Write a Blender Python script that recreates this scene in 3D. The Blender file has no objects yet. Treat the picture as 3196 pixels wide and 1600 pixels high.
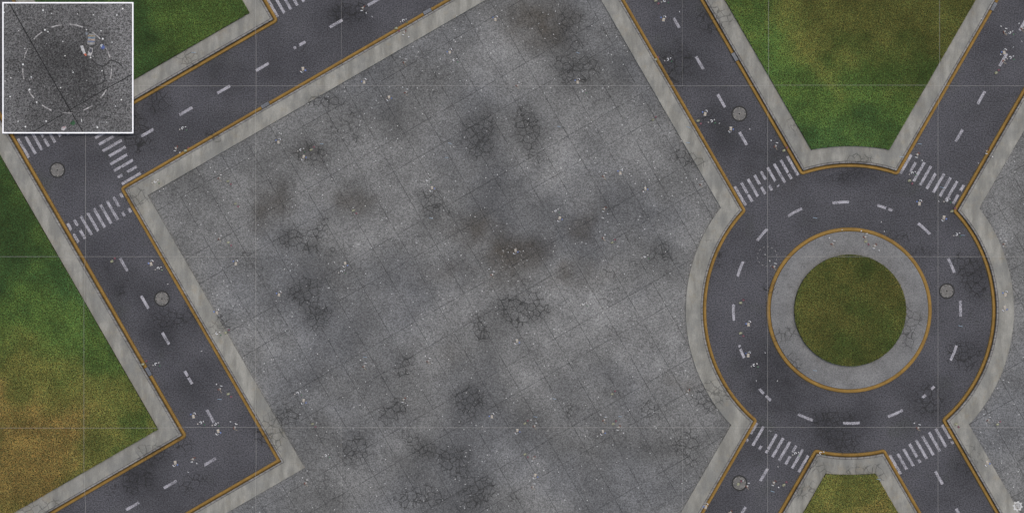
import bpy, bmesh, math, random, re
import numpy as np
from mathutils import Vector, Matrix

random.seed(7)
RNG = np.random.default_rng(11)
C = bpy.context.scene.collection
S = 0.032                                   # metres per survey unit (one unit of the site plan)
def WX(x): return (np.asarray(x, float) - 1598.0) * S
def WY(y): return (800.0 - np.asarray(y, float)) * S
T30 = 0.57735027
U = np.array([0.8660254, -0.5]); V = np.array([0.5, 0.8660254])
CX, CY, RO, RI = 2650.0, 967.5, 446.0, 257.5
Z_KERB, Z_PLAZA, Z_LAWN, Z_ISLE = 0.34, 0.20, 0.52, 0.20

# ------------------------------------------------------------------ small helpers
def tag(o, label=None, cat=None, group=None, kind=None):
    if label: o['label'] = label
    if cat: o['category'] = cat
    if group: o['group'] = group
    if kind: o['kind'] = kind
    return o
def empty(name, loc=(0, 0, 0), rz=0.0, parent=None):
    o = bpy.data.objects.new(name, None); C.objects.link(o)
    o.empty_display_size = 0.2; o.location = loc; o.rotation_euler = (0, 0, rz); o.parent = parent
    return o
def mesh_obj(name, verts, faces, mat, parent=None, attrs=None, smooth=False):
    me = bpy.data.meshes.new(name)
    me.from_pydata([tuple(map(float, v)) for v in verts], [], [tuple(int(i) for i in f) for f in faces])
    for k, a in (attrs or {}).items():
        at = me.attributes.new(k, 'FLOAT', 'POINT'); at.data.foreach_set('value', np.asarray(a, np.float32))
    if smooth: me.polygons.foreach_set('use_smooth', [True] * len(me.polygons))
    if mat: me.materials.append(mat)
    o = bpy.data.objects.new(name, me); C.objects.link(o); o.parent = parent
    return o
def bm_obj(name, bm, mat, parent=None, smooth=False):
    me = bpy.data.meshes.new(name); bm.to_mesh(me); bm.free()
    if smooth: me.polygons.foreach_set('use_smooth', [True] * len(me.polygons))
    if mat: me.materials.append(mat)
    o = bpy.data.objects.new(name, me); C.objects.link(o); o.parent = parent
    return o

# ------------------------------------------------------------------ value noise for fields laid over the site
def vnoise(x, y, cell, seed):
    r = np.random.default_rng(seed); g = r.random((256, 256))
    u = np.asarray(x) / cell + 1000.0; v = np.asarray(y) / cell + 1000.0
    i = np.floor(u).astype(int); j = np.floor(v).astype(int); fu = u - i; fv = v - j
    fu = fu * fu * (3 - 2 * fu); fv = fv * fv * (3 - 2 * fv)
    a = g[i % 256, j % 256]; b = g[(i + 1) % 256, j % 256]; c = g[i % 256, (j + 1) % 256]; d = g[(i + 1) % 256, (j + 1) % 256]
    return (a * (1 - fu) + b * fu) * (1 - fv) + (c * (1 - fu) + d * fu) * fv
def fbm(x, y, cell, seed, n=4):
    s = 0; t = 0
    for k in range(n):
        w = 0.5 ** k; s = s + w * vnoise(x, y, cell / 2 ** k, seed + k); t += w
    return s / t
def sstep(a, b, x):
    t = np.clip((np.asarray(x, float) - a) / (b - a), 0, 1); return t * t * (3 - 2 * t)

# wear of the ground: cracked patches, dark stains, brown stains, pale patches (x, y, rx, ry, strength), overview units
OV = 1.24068
CRACK = [(770,375,72,55,.95),(815,258,58,45,.95),(866,305,40,40,.6),(1096,515,62,52,1),(752,612,62,48,.95),(812,572,42,36,.7),(622,655,62,45,.5),
 (1200,350,44,66,.95),(1335,330,46,95,.85),(1245,285,30,30,.4),(1435,78,50,60,.7),(1452,162,58,48,1),(1728,420,48,40,.95),(1652,652,52,50,.75),
 (745,735,52,62,.95),(795,800,52,56,.9),(1312,762,86,44,.95),(1212,812,38,40,.9),(1108,600,26,40,.35),(1018,935,34,62,.85),(1192,1003,66,46,.9),
 (885,1118,58,58,.9),(968,1048,34,34,.9),(1050,1120,60,44,.8),(1140,1142,70,56,1),(1060,1248,72,50,.9),(1190,1225,74,60,.95),(1432,1048,34,40,.7),
 (1640,1030,50,44,.6),(1712,1118,50,52,.65),(1795,1005,62,62,1),(700,1062,72,56,1),(690,1105,56,44,.95),(540,822,40,44,.8),(565,930,30,40,.35),
 (345,345,74,52,1),(400,262,60,50,.85),(880,26,60,54,.9),(762,112,40,34,.5),(1790,60,72,60,.8),(1706,165,40,60,.6),(1775,282,40,30,.6),(1690,150,70,30,.5),
 (430,790,62,50,.8),(318,728,40,34,.6),(392,1140,62,46,1),(345,1205,66,56,.95),(505,1215,70,50,.6),(2158,385,56,26,.95),(2135,432,50,34,.8),(2245,585,56,50,.5),
 (2330,640,60,40,.45),(2085,1040,76,52,.9),(2122,1095,40,44,.95),(2332,1000,66,50,.7),(2425,910,50,46,.75),(2432,680,50,30,.8),(2470,700,40,44,.75),(2412,660,34,50,.6),
 (2292,812,40,62,.95),(1985,850,40,44,.9),(2005,905,26,28,.6),(1948,724,30,40,.6),(335,482,52,36,.95),(492,136,40,30,.9),(540,362,34,26,.9),(2168,1172,74,34,1),
 (2055,1192,34,40,.7),(2012,1245,34,40,.7),(1985,322,26,30,.85),(2440,1138,60,46,.45),(1815,660,26,40,.5),(1778,600,26,30,.5),(470,1115,40,30,.6),(100,1272,60,34,.9),
 (270,1240,34,30,.5),(1545,918,50,22,.4),(1650,50,20,30,.4),(2450,790,26,30,.5),(280,660,26,30,.5),(2425,1170,30,20,.7),(990,260,60,40,.4),(1560,520,60,50,.3),(2360,740,20,20,0.0)]
DARK = [(1215,430,100,110,.5),(1260,540,140,80,.45),(1120,440,80,70,.35),(690,515,70,62,.75),(880,500,80,52,.6),(770,375,85,70,.5),(1098,525,95,80,.65),(1200,345,80,90,.6),(1335,325,80,120,.5),(1455,165,75,62,.6),(1370,95,120,80,.5),
 (755,612,90,60,.5),(765,745,95,110,.55),(1300,770,130,60,.6),(1210,815,60,50,.5),(400,820,75,95,.95),(1955,955,120,95,.95),(540,190,90,60,.45),(880,40,80,70,.7),
 (1652,660,80,70,.6),(1600,500,110,70,.45),(1465,562,60,44,.4),(1185,1005,95,66,.4),(885,1112,70,70,.45),(1090,1135,120,70,.5),(1190,1225,100,80,.4),(480,975,80,70,.6),
 (700,1070,100,70,.3),(1240,470,150,60,.35),(1700,1250,110,60,.3),(1780,320,110,80,.5),(1955,390,120,90,.7),(350,1195,100,80,.55),(2085,1050,110,80,.5),(2300,520,120,80,.5),
 (390,330,110,80,.35),(560,580,70,60,.4),(590,640,80,60,.4),(1290,640,90,75,.85),(1180,560,70,60,.5),(500,640,50,60,.25),(920,700,120,70,.25),(1560,170,60,80,.3),(1745,690,60,60,.4),
 (1640,1110,70,60,.4),(1330,1070,70,60,.3),(1230,900,120,60,.25),(2460,720,70,90,.5),(2380,1010,90,70,.45),(2420,1210,120,60,.3),(300,700,60,60,.4),(700,160,90,60,.4),(1720,140,90,90,.4),
 (990,300,100,60,.35),(1340,860,60,60,.3),(2500,130,60,60,.4),(2140,440,110,40,.4),(2560,660,40,60,.3),(1800,860,60,120,.0),(1870,1100,60,60,.3)]
BROWN = [(1345,75,120,80,.9),(1280,650,95,70,1),(1190,590,85,60,.8),(1455,565,60,45,.7),(1430,700,70,40,.7),(885,500,70,45,.7),(690,515,60,55,.5),(1360,640,60,40,.4),(760,375,70,50,.3),
 (1500,690,60,40,.4),(1120,690,90,50,.4),(1730,960,50,40,.5),(1960,450,90,60,.3),(1120,890,60,40,.3),(2100,600,60,50,.2)]
PALE = [(1235,155,120,80,.7),(860,600,110,80,.5),(1060,780,170,90,.6),(1410,430,140,90,.8),(1480,760,160,90,.8),(1640,340,130,90,.6),(1600,880,150,90,.6),(1370,920,170,90,.35),(540,420,110,70,.3),
 (640,500,60,60,.3),(1130,440,80,60,.4),(860,760,60,90,.4),(1500,300,90,70,.4),(1300,560,60,60,.3),(1340,1180,140,80,.3),(2250,700,300,200,.12),(600,1000,60,90,.3),(580,260,90,40,.5),(700,880,120,60,.4),
 (240,480,100,80,.4),(1680,250,60,80,.4),(2330,330,80,120,.3),(2540,560,40,70,.7),(2540,1180,50,80,.4)]
def field(lst, x, y, hard=0.0):
    x = np.asarray(x, float); y = np.asarray(y, float); out = np.zeros_like(x)
    wx = x + (fbm(x, y, 90, 5, 4) - .5) * 110; wy = y + (fbm(x, y, 90, 25, 4) - .5) * 110
    for (a, b, rx, ry, s) in lst:
        if s <= 0: continue
        d = np.hypot((wx - a * OV) / (rx * OV), (wy - b * OV) / (ry * OV))
        out = np.maximum(out, s * (1 - sstep(hard, 1.25, d)))
    return out
def wear(x, y):
    return {'crack': field(CRACK, x, y, .25), 'dark': field(DARK, x, y), 'brown': field(BROWN, x, y), 'pale': field(PALE, x, y)}

# ------------------------------------------------------------------ node materials
class NB:
    def __init__(s, name, rough=0.85, spec=0.25):
        s.m = bpy.data.materials.new(name); s.m.use_nodes = True
        s.t = s.m.node_tree; s.b = s.t.nodes['Principled BSDF']
        s.b.inputs['Roughness'].default_value = rough; s.b.inputs['Specular IOR Level'].default_value = spec
        s.pos = s.t.nodes.new('ShaderNodeNewGeometry').outputs['Position']
    def set(s, inp, v):
        if hasattr(v, 'is_linked') or isinstance(v, bpy.types.NodeSocket): s.t.links.new(v, inp)
        else: inp.default_value = v
    def math(s, op, a, b=0.0, c=None, clamp=False):
        n = s.t.nodes.new('ShaderNodeMath'); n.operation = op; n.use_clamp = clamp
        s.set(n.inputs[0], a); s.set(n.inputs[1], b)
        if c is not None: s.set(n.inputs[2], c)
        return n.outputs[0]
    def vmul(s, v, xyz):
        n = s.t.nodes.new('ShaderNodeVectorMath'); n.operation = 'MULTIPLY'; s.set(n.inputs[0], v); n.inputs[1].default_value = xyz
        return n.outputs[0]
    def vadd(s, a, b):
        n = s.t.nodes.new('ShaderNodeVectorMath'); n.operation = 'ADD'; s.set(n.inputs[0], a); s.set(n.inputs[1], b); return n.outputs[0]
    def dot(s, v, xyz):
        n = s.t.nodes.new('ShaderNodeVectorMath'); n.operation = 'DOT_PRODUCT'; s.set(n.inputs[0], v); n.inputs[1].default_value = xyz
        return n.outputs['Value']
    def noise(s, scale, detail=2.0, rough=0.5, vec=None, col=False):
        n = s.t.nodes.new('ShaderNodeTexNoise'); n.inputs['Scale'].default_value = scale; n.inputs['Detail'].default_value = detail
        n.inputs['Roughness'].default_value = rough; s.t.links.new(vec if vec is not None else s.pos, n.inputs['Vector'])
        return n.outputs['Color' if col else 'Fac']
    def voro(s, scale, vec=None, feature='F1', out='Distance'):
        n = s.t.nodes.new('ShaderNodeTexVoronoi'); n.feature = feature; n.inputs['Scale'].default_value = scale
        s.t.links.new(vec if vec is not None else s.pos, n.inputs['Vector']); return n.outputs[out]
    def ramp(s, v, a, b, lo=0.0, hi=1.0):
        n = s.t.nodes.new('ShaderNodeMapRange'); n.interpolation_type = 'SMOOTHSTEP'
        s.set(n.inputs['Value'], v); s.set(n.inputs['From Min'], a); s.set(n.inputs['From Max'], b)
        s.set(n.inputs['To Min'], lo); s.set(n.inputs['To Max'], hi); return n.outputs[0]
    def mix(s, f, a, b, mode='MIX'):
        n = s.t.nodes.new('ShaderNodeMix'); n.data_type = 'RGBA'; n.blend_type = mode
        s.set(n.inputs[0], f)
        for k, v in ((6, a), (7, b)):
            if isinstance(v, tuple) and len(v) == 3: v = (*v, 1.0)
            s.set(n.inputs[k], v)
        return n.outputs[2]
    def gain(s, col, f):
        n = s.t.nodes.new('ShaderNodeVectorMath'); n.operation = 'SCALE'; s.set(n.inputs[0], col if not isinstance(col, tuple) else col)
        s.set(n.inputs['Scale'], f); return n.outputs[0]
    def attr(s, name, out='Fac'):
        n = s.t.nodes.new('ShaderNodeAttribute'); n.attribute_name = name; return n.outputs[out]
    def bump(s, h, strength=0.4, dist=0.02):
        n = s.t.nodes.new('ShaderNodeBump'); n.inputs['Strength'].default_value = strength; n.inputs['Distance'].default_value = dist
        s.set(n.inputs['Height'], h); s.t.links.new(n.outputs[0], s.b.inputs['Normal'])
    def color(s, c):
        if isinstance(c, tuple): s.b.inputs['Base Color'].default_value = (*c[:3], 1)
        else: s.t.links.new(c, s.b.inputs['Base Color'])
        return s.m
    def cracks(s, col, depth=0.8, wide=0.0):
        """crazed cracking where the ground is worn; returns the colour and the crack line mask"""
        a = s.attr('crack')
        if wide: a = s.math('MAXIMUM', a, s.math('MULTIPLY', s.ramp(s.noise(.14, 3, .6), .46, .66), wide))
        w = s.vadd(s.pos, s.gain(s.noise(1.6, 3, .6, col=True), 0.34))
        n1 = s.noise(0.9, 3, .6)
        m = s.ramp(s.math('ADD', a, s.math('MULTIPLY', s.math('SUBTRACT', n1, .5), .8)), .26, .62)
        e1 = s.voro(1.45, w, 'DISTANCE_TO_EDGE'); e2 = s.voro(2.9, w, 'DISTANCE_TO_EDGE')
        br = s.ramp(s.math('ADD', s.noise(2.3, 2), s.math('MULTIPLY', a, .22)), .44, .6)
        l1 = s.math('MULTIPLY', s.math('SUBTRACT', 1, s.ramp(e1, .018, .07)), s.math('MULTIPLY', m, br))
        m2 = s.ramp(s.math('ADD', a, s.math('MULTIPLY', s.math('SUBTRACT', n1, .5), .9)), .6, 1.0)
        l2 = s.math('MULTIPLY', s.math('SUBTRACT', 1, s.ramp(e2, .015, .095)), s.math('MULTIPLY', m2, .75))
        l2 = s.math('MULTIPLY', l2, s.ramp(s.noise(1.7, 2), .45, .6))
        l = s.math('MAXIMUM', l1, l2)
        dk = s.gain(col, s.math('SUBTRACT', 1, s.math('MULTIPLY', a, .13)))
        return s.mix(s.math('MULTIPLY', l, depth), dk, (.022, .022, .021)), l
    def stained(s, col, d=.45, b=.5, p=.3, brown=(.055, .045, .032)):
        g = s.ramp(s.noise(.55, 4, .6), .25, .75, .55, 1.2)
        col = s.gain(col, s.math('SUBTRACT', 1, s.math('MULTIPLY', s.math('MULTIPLY', s.attr('dark'), g), d)))
        col = s.gain(col, s.math('ADD', 1, s.math('MULTIPLY', s.attr('pale'), p)))
        return s.mix(s.math('MULTIPLY', s.math('MULTIPLY', s.attr('brown'), g), b), col, brown)

def asphalt_col(s):
    big = s.ramp(s.noise(.13, 4, .6), .3, .7, .80, 1.22)
    col = s.mix(s.noise(.3, 3), (.0625, .0620, .0685), (.068, .0675, .0715))
    col = s.mix(s.ramp(s.noise(.22, 3, .6), .55, .75, 0, .5), col, (.052, .0555, .050))
    col = s.gain(col, big)
    return col
def grain(s, col, a=.5, sc=11):
    g = s.math('ADD', s.noise(sc, 2, .7), s.math('MULTIPLY', s.math('SUBTRACT', s.noise(sc * 2.6, 1), .5), .6))
    return s.gain(col, s.ramp(g, .25, .75, 1 - a, 1 + a)), g
def m_asphalt():
    s = NB('asphalt', .9, .2); col = s.stained(asphalt_col(s), .5, .3, .35)
    col, g = grain(s, col, .62, 8)
    sp = s.ramp(s.noise(15, 1, .5, vec=s.vadd(s.pos, (7.1, 3.3, 0))), .66, .76)
    col = s.mix(s.math('MULTIPLY', sp, .6), col, (.17, .168, .18))
    col, l = s.cracks(col, .85)
    s.bump(s.math('SUBTRACT', s.math('MULTIPLY', g, .35), l), .55, .02); return s.color(col)
def m_plaza():
    s = NB('plaza_slabs', .9, .2)
    big = s.math('MULTIPLY', s.ramp(s.noise(.085, 3, .55), .32, .68, .80, 1.2), s.ramp(s.noise(.3, 4, .6), .3, .7, .86, 1.14))
    col = s.gain(s.mix(s.ramp(s.noise(.07, 3), .36, .56), (.131, .133, .133), (.143, .143, .137)), big)
    col = s.stained(col, .50, .7, .42)
    st = s.noise(3.0, 3, .6, vec=s.vmul(s.vadd(s.gain((.5, -.866, 0), s.dot(s.pos, (.5, -.866, 0))), s.gain((.866, .5, 0), s.math('MULTIPLY', s.dot(s.pos, (.866, .5, 0)), 7.0))), (.35, .35, .35)))
    col = s.gain(col, s.ramp(s.math('MULTIPLY', s.ramp(st, .3, .7), s.ramp(s.noise(.2, 2), .5, .65)), 0, 1, 1.03, .86))
    col, g = grain(s, col, .50, 8)
    pit = s.ramp(s.noise(13, 1, vec=s.vadd(s.pos, (3.1, 8.3, 0))), .64, .74)
    col = s.mix(s.math('MULTIPLY', pit, .5), col, (.04, .04, .04))
    # white pebbles bedded in the slabs
    for sc, r, k, th in ((1.9, .105, 1.0, .2), (3.3, .105, .9, .5)):
        vec = s.vadd(s.vmul(s.pos, (1, 1, 0)), (sc, 0, 0))
        d = s.voro(sc, vec); rnd = s.voro(sc, vec, out='Color')
        sx = s.t.nodes.new('ShaderNodeSeparateXYZ'); s.t.links.new(rnd, sx.inputs[0])
        f = s.math('MULTIPLY', s.math('SUBTRACT', 1, s.ramp(d, r * .6, r)), s.ramp(sx.outputs[0], th, th + .3, 0, k))
        col = s.mix(f, col, (.62, .62, .60))
    # slab joints
    o = Vector((float(WX(1676)), float(WY(784.2)), 0)); lines = None
    rel = s.vadd(s.pos, (-o.x, -o.y, 0))
    wob = s.math('MULTIPLY', s.math('SUBTRACT', s.noise(.5, 2), .5), .008)
    for k, ax in enumerate(((.8660254, .5, 0), (.5, -.8660254, 0))):
        q = s.math('ADD', s.math('DIVIDE', s.dot(rel, ax), 2.806), wob)
        r = s.math('ROUND', q); e = s.math('ABSOLUTE', s.math('SUBTRACT', q, r))
        ln = s.math('SUBTRACT', 1, s.ramp(e, .006, .0125))
        if k:   # every third course of slabs is tightly butted
            fr = s.math('ABSOLUTE', s.math('SUBTRACT', s.math('FLOORED_MODULO', r, 3.0), 2.0))
            ln = s.math('MULTIPLY', ln, s.ramp(fr, 0, .9, .4, 1))
        lines = ln if lines is None else s.math('MAXIMUM', lines, ln)
    lines = s.math('MULTIPLY', lines, s.ramp(s.noise(.8, 3), .3, .6, .35, 1))
    col = s.mix(s.math('MULTIPLY', lines, .72), col, (.024, .024, .024))
    col, l = s.cracks(col, .72, .42)
    s.bump(s.math('SUBTRACT', s.math('MULTIPLY', g, .3), s.math('MAXIMUM', l, lines)), .5, .02); return s.color(col)
def m_pavement():
    s = NB('pavement_concrete', .88, .2)
    st = s.noise(1.0, 4, .6, vec=s.vmul(s.pos, (1.3, .32, 1)))
    fine = s.noise(6, 3, .65, vec=s.vmul(s.pos, (2.4, .35, 1)))
    col = s.mix(s.ramp(st, .3, .7), (.185, .181, .158), (.295, .288, .252))
    col = s.gain(col, s.ramp(fine, .3, .7, .92, 1.08))
    col = s.mix(s.math('MULTIPLY', s.ramp(s.noise(1.1, 4, .7), .52, .72), .42), col, (.245, .212, .15))
    col = s.mix(s.math('MULTIPLY', s.ramp(s.noise(.42, 5, .7), .42, .66), .55), col, (.165, .168, .158))
    col = s.stained(col, .25, .3, .08, (.12, .10, .07))
    col, g = grain(s, col, .13, 12)
    col, l = s.cracks(col, .5)
    s.bump(s.math('SUBTRACT', s.math('MULTIPLY', g, .15), l), .4, .02); return s.color(col)
def m_isle():
    s = NB('island_paving', .9, .2)
    col = s.mix(s.ramp(s.noise(.45, 5, .65), .32, .68), (.150, .150, .146), (.196, .196, .190))
    col = s.stained(col, .3, .3, .1)
    col = s.mix(s.math('MULTIPLY', s.ramp(s.noise(.7, 5, .7), .5, .7), .35), col, (.095, .092, .084))
    col, g = grain(s, col, .3, 9)
    pit = s.ramp(s.noise(9, 1, vec=s.vadd(s.pos, (2, 5, 0))), .64, .72)
    col = s.mix(s.math('MULTIPLY', pit, .55), col, (.06, .06, .06))
    col, l = s.cracks(col, .6)
    s.bump(s.math('SUBTRACT', s.math('MULTIPLY', g, .3), l), .5, .02); return s.color(col)
def m_kerb():
    s = NB('kerb_stone', .88, .2)
    col = s.mix(s.ramp(s.noise(1.2, 4), .3, .7), (.175, .170, .158), (.235, .228, .212))
    al = s.attr('along')
    cell = s.math('FLOOR', s.math('DIVIDE', al, .62)); wn = s.t.nodes.new('ShaderNodeTexWhiteNoise'); wn.noise_dimensions = '1D'
    s.t.links.new(cell, wn.inputs['W']); col = s.gain(col, s.ramp(wn.outputs['Value'], 0, 1, .86, 1.1))
    fr = s.math('FRACT', s.math('DIVIDE', al, .62))
    j = s.math('SUBTRACT', 1, s.ramp(s.math('ABSOLUTE', s.math('SUBTRACT', fr, .5)), .03, .06))
    col = s.mix(s.math('MULTIPLY', j, .75), col, (.04, .035, .03))
    col, g = grain(s, col, .14, 12); col, l = s.cracks(col, .6)
    s.bump(s.math('SUBTRACT', s.math('MULTIPLY', g, .1), j), .4, .015); return s.color(col)
def m_yellow():
    s = NB('yellow_kerb_paint', .75, .3)
    col = s.mix(s.ramp(s.noise(.8, 4, .6), .3, .7), (.205, .120, .024), (.262, .156, .035))
    col = s.mix(s.math('MULTIPLY', s.ramp(s.noise(2.4, 4, .65), .52, .75), .45), col, (.15, .075, .02))
    col = s.mix(s.math('MULTIPLY', s.ramp(s.noise(.31, 4, .6), .5, .75), .5), col, (.16, .09, .025))
    col, g = grain(s, col, .22, 14)
    # shade painted into the yellow towards the channel's inner side, uneven by noise
    channel_shade = s.math('MULTIPLY', s.ramp(s.math('ADD', s.attr('across'), s.math('MULTIPLY', s.math('SUBTRACT', s.noise(1.3, 4, .6), .5), .35)), .5, 1.08), .9)
    col = s.mix(channel_shade, col, (.040, .027, .010))
    col, l = s.cracks(col, .5)
    s.bump(s.math('SUBTRACT', s.math('MULTIPLY', g, .2), l), .4, .012); return s.color(col)
def m_paint():
    s = NB('worn_road_paint', .8, .25)
    a = asphalt_col(s)
    g = s.math('ADD', s.noise(13, 2, .7), s.math('MULTIPLY', s.math('SUBTRACT', s.noise(1.4, 3), .5), .35))
    c = s.mix(s.ramp(g, .36, .60), a, (.415, .405, .43)); s.bump(g, .4, .01); return s.color(c)
def m_lawn():
    s = NB('lawn_soil', .95, .1); c = s.mix(s.noise(4, 3), (.018, .024, .008), (.04, .038, .014)); return s.color(c)
def m_grass():
    s = NB('grass_blades', .75, .15); c = s.attr('tint', 'Color'); s.b.inputs['Base Color'].default_value = (.05, .08, .02, 1)
    s.t.links.new(c, s.b.inputs['Base Color']); return s.m
def flat(name, col, rough=.6, spec=.3, var=.25, sc=9.0, metal=0.0):
    s = NB(name, rough, spec); s.b.inputs['Metallic'].default_value = metal
    g = s.noise(sc, 3, .6); s.bump(g, .2, .005)
    return s.color(s.gain((*col,), s.ramp(g, .3, .7, 1 - var, 1 + var)))
MAT = dict(asphalt=m_asphalt(), plaza=m_plaza(), pavement=m_pavement(), isle=m_isle(), kerb=m_kerb(), yellow=m_yellow(), paint=m_paint(), soil=m_lawn(), grass=m_grass())
MAT['joint'] = flat('kerb_joint', (.035, .033, .03), .95, .1)
MAT['earth'] = flat('bare_ground', (.10, .10, .09), .95, .1, .3, .3)

# ------------------------------------------------------------------ site plan: kerb lines
lA = lambda x: (1391.5 - x) * T30 - .8
lM = lambda x: 256.8 - (x - 540) * T30
lK = lambda x: 1467.7 - (x - 400) * T30
lC = lambda x: 1433.6 + (863.5 - x) * T30
xB = lambda y: 374.8 + (y - 586.2) * T30
xD = lambda y: 1949 + y * T30
xE = lambda y: 2220 + (1560 - y) * T30
xF = lambda y: 2184 + y * T30
xG = lambda y: 3117 - y * T30
xH = lambda y: 3168 - (y - 320) * T30
xI = lambda y: 3083 - (1560 - y) * T30
xP = lambda y: 2820 + (y - 1503) * T30
xQ = lambda y: 2541 - (y - 1403) * T30
xN = lambda y: 831.5 + y * T30
xJ = lambda y: 261.5 + (y - 800) * T30
xO = lambda y: 36 + y * T30
def on_arc(fx, y0, y1):
    """where the line x = fx(y) meets the roundabout's outer circle between y0 and y1"""
    f = lambda y: math.hypot(fx(y) - CX, y - CY) - RO
    a, b = y0, y1
    for _ in range(60):
        m = (a + b) / 2
        if (f(a) > 0) == (f(m) > 0): a = m
        else: b = m
    return (fx(a), a)
def ll(fy, fx):      # meet of y = fy(x) and x = fx(y)
    x = 0.0
    for _ in range(200): x = .5 * x + .5 * fx(fy(x))
    return (x, fy(x))
def arc(p, q, cw):
    a0 = math.atan2(p[1] - CY, p[0] - CX); a1 = math.atan2(q[1] - CY, q[0] - CX)
    if cw:
        while a1 < a0: a1 += 2 * math.pi
    else:
        while a1 > a0: a1 -= 2 * math.pi
    n = max(3, int(abs(a1 - a0) * RO / 12))
    return [(CX + RO * math.cos(a0 + (a1 - a0) * k / n), CY + RO * math.sin(a0 + (a1 - a0) * k / n)) for k in range(n + 1)]
def dense(pts, step=12.0):
    out = [pts[0]]
    for p, q in zip(pts, pts[1:]):
        n = max(1, int(round(math.hypot(q[0] - p[0], q[1] - p[1]) / step)))
        out += [(p[0] + (q[0] - p[0]) * k / n, p[1] + (q[1] - p[1]) * k / n) for k in range(1, n + 1)]
    return np.array(out)
def normals(P, closed=False):
    d = np.diff(np.vstack([P, P[:1]]) if closed else P, axis=0); d /= np.linalg.norm(d, axis=1)[:, None]
    n = np.stack([-d[:, 1], d[:, 0]], 1)
    if closed: n0, n1 = np.roll(n, 1, axis=0), n
    else: n0 = np.vstack([n[:1], n]); n1 = np.vstack([n, n[-1:]])
    return n0, n1
def miter(n0, n1):
    m = n0 + n1; return m / ((m * m).sum(1)[:, None] / 2)
class Line:
    """kerb line: P points, I inward offset vectors, O outward unit vectors, L running length"""
    def __init__(s, road_edge, inside, closed=False):
        E = np.array(road_edge) if closed else dense(road_edge)
        n0, n1 = normals(E, closed); k = len(E) // 3
        m = miter(n0, n1); sg = 1.0
        j = k if closed else np.argmin(np.hypot(E[:, 0] - inside[0], E[:, 1] - inside[1]))
        if np.dot(np.array(inside) - E[j], m[j]) < 0: sg = -1.0
        n0 = n0 * sg; n1 = n1 * sg; m = m * sg; N = len(E)
        ang = np.arctan2(n0[:, 0] * n1[:, 1] - n0[:, 1] * n1[:, 0], (n0 * n1).sum(1))
        turn = (np.abs(ang) > math.radians(12)) if not closed else np.zeros(N, bool)
        tip = turn & (ang * sg > 0)                             # corners that point into the road
        # sideways part of each corner's mitre, blended along the run so that offsets never fold
        half = np.tan(ang / 2)
        tan_ = np.stack([-m[:, 1], m[:, 0]], 1)
        kn = [0] + [i for i in range(N) if turn[i]] + [N - 1]
        side_i = np.zeros(N); side_o = np.zeros(N); idx = np.arange(N)
        for c0, c1 in zip(kn, kn[1:]):
            run = (idx > c0) & (idx < c1); f = (idx[run] - c0) / max(1, c1 - c0)
            h0 = half[c0] if turn[c0] else 0.0; h1 = half[c1] if turn[c1] else 0.0
            side_i[run] = -h0 * (1 - f) + h1 * f
            side_o[run] = -(0 if tip[c0] else h0) * (1 - f) + (0 if tip[c1] else h1) * f
        I0 = m + tan_ * side_i[:, None]; O0 = -(m + tan_ * side_o[:, None])
        B = E + 12.0 * I0
        P, I, O = [], [], []
        for i in range(N):
            if tip[i]:
                for q in range(9):
                    a = ang[i] * q / 8; r = np.array([n0[i][0] * math.cos(a) - n0[i][1] * math.sin(a), n0[i][0] * math.sin(a) + n0[i][1] * math.cos(a)])
                    P.append(B[i]); I.append(I0[i]); O.append(-r)
            else:
                P.append(B[i]); I.append(I0[i]); O.append(O0[i])
        s.P, s.I, s.O = np.array(P), np.array(I), np.array(O); s.closed = closed
        s.L = np.concatenate([[0], np.cumsum(np.linalg.norm(np.diff(s.P, axis=0), axis=1))]) * S
    def off(s, t): return s.P + (s.I * t if t >= 0 else s.O * (-t))
cAB = (374.8, 586.2); cBC = (863.5, 1433.6)
cD = on_arc(xD, 500, 760); cE = on_arc(xE, 1200, 1420)
cF = on_arc(xF, 430, 640); cG = on_arc(xG, 430, 640)
cH = on_arc(xH, 560, 760); cI = on_arc(xI, 1200, 1420)
cQ = on_arc(xQ, 1300, 1500); cP = on_arc(xP, 1300, 1500)
cMN = (869.9, 66.4); cMO = (272.8, 411.0); cJK = (585.2, 1360.7)
yT, yB = -260.0, 1860.0
def xA(y): return 1391.5 - (y + .8) / T30
LN = {}
LN['plaza_west'] = Line([(xA(yT), yT), cAB, cBC, (863.5 - (yB - 1433.6) / T30, yB)], (800, 900))
LN['plaza_east'] = Line([(xD(yT), yT)] + arc(cD, cE, False) + [(xE(yB), yB)], (2000, 900))
LN['corner'] = Line([(xN(yT), yT), cMN, cMO, (xO(yT), yT)], (600, 100))
LN['west'] = Line([(xJ(60), 60), cJK, (-260, lK(-260))], (200, 1000))
LN['north'] = Line([(xF(yT), yT)] + arc(cF, cG, True) + [(xG(yT), yT)], (2650, 300))
LN['east'] = Line([(xH(40), 40)] + arc(cH, cI, True) + [(xI(yB), yB)], (3160, 950))
LN['south'] = Line([(xQ(yB), yB)] + arc(cQ, cP, False) + [(xP(yB), yB)], (2650, 1560))
th = np.linspace(0, 2 * np.pi, 141)[:-1]
LN['isle'] = Line(np.stack([CX + RI * np.cos(th), CY + RI * np.sin(th)], 1), (CX, CY), closed=True)

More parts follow.
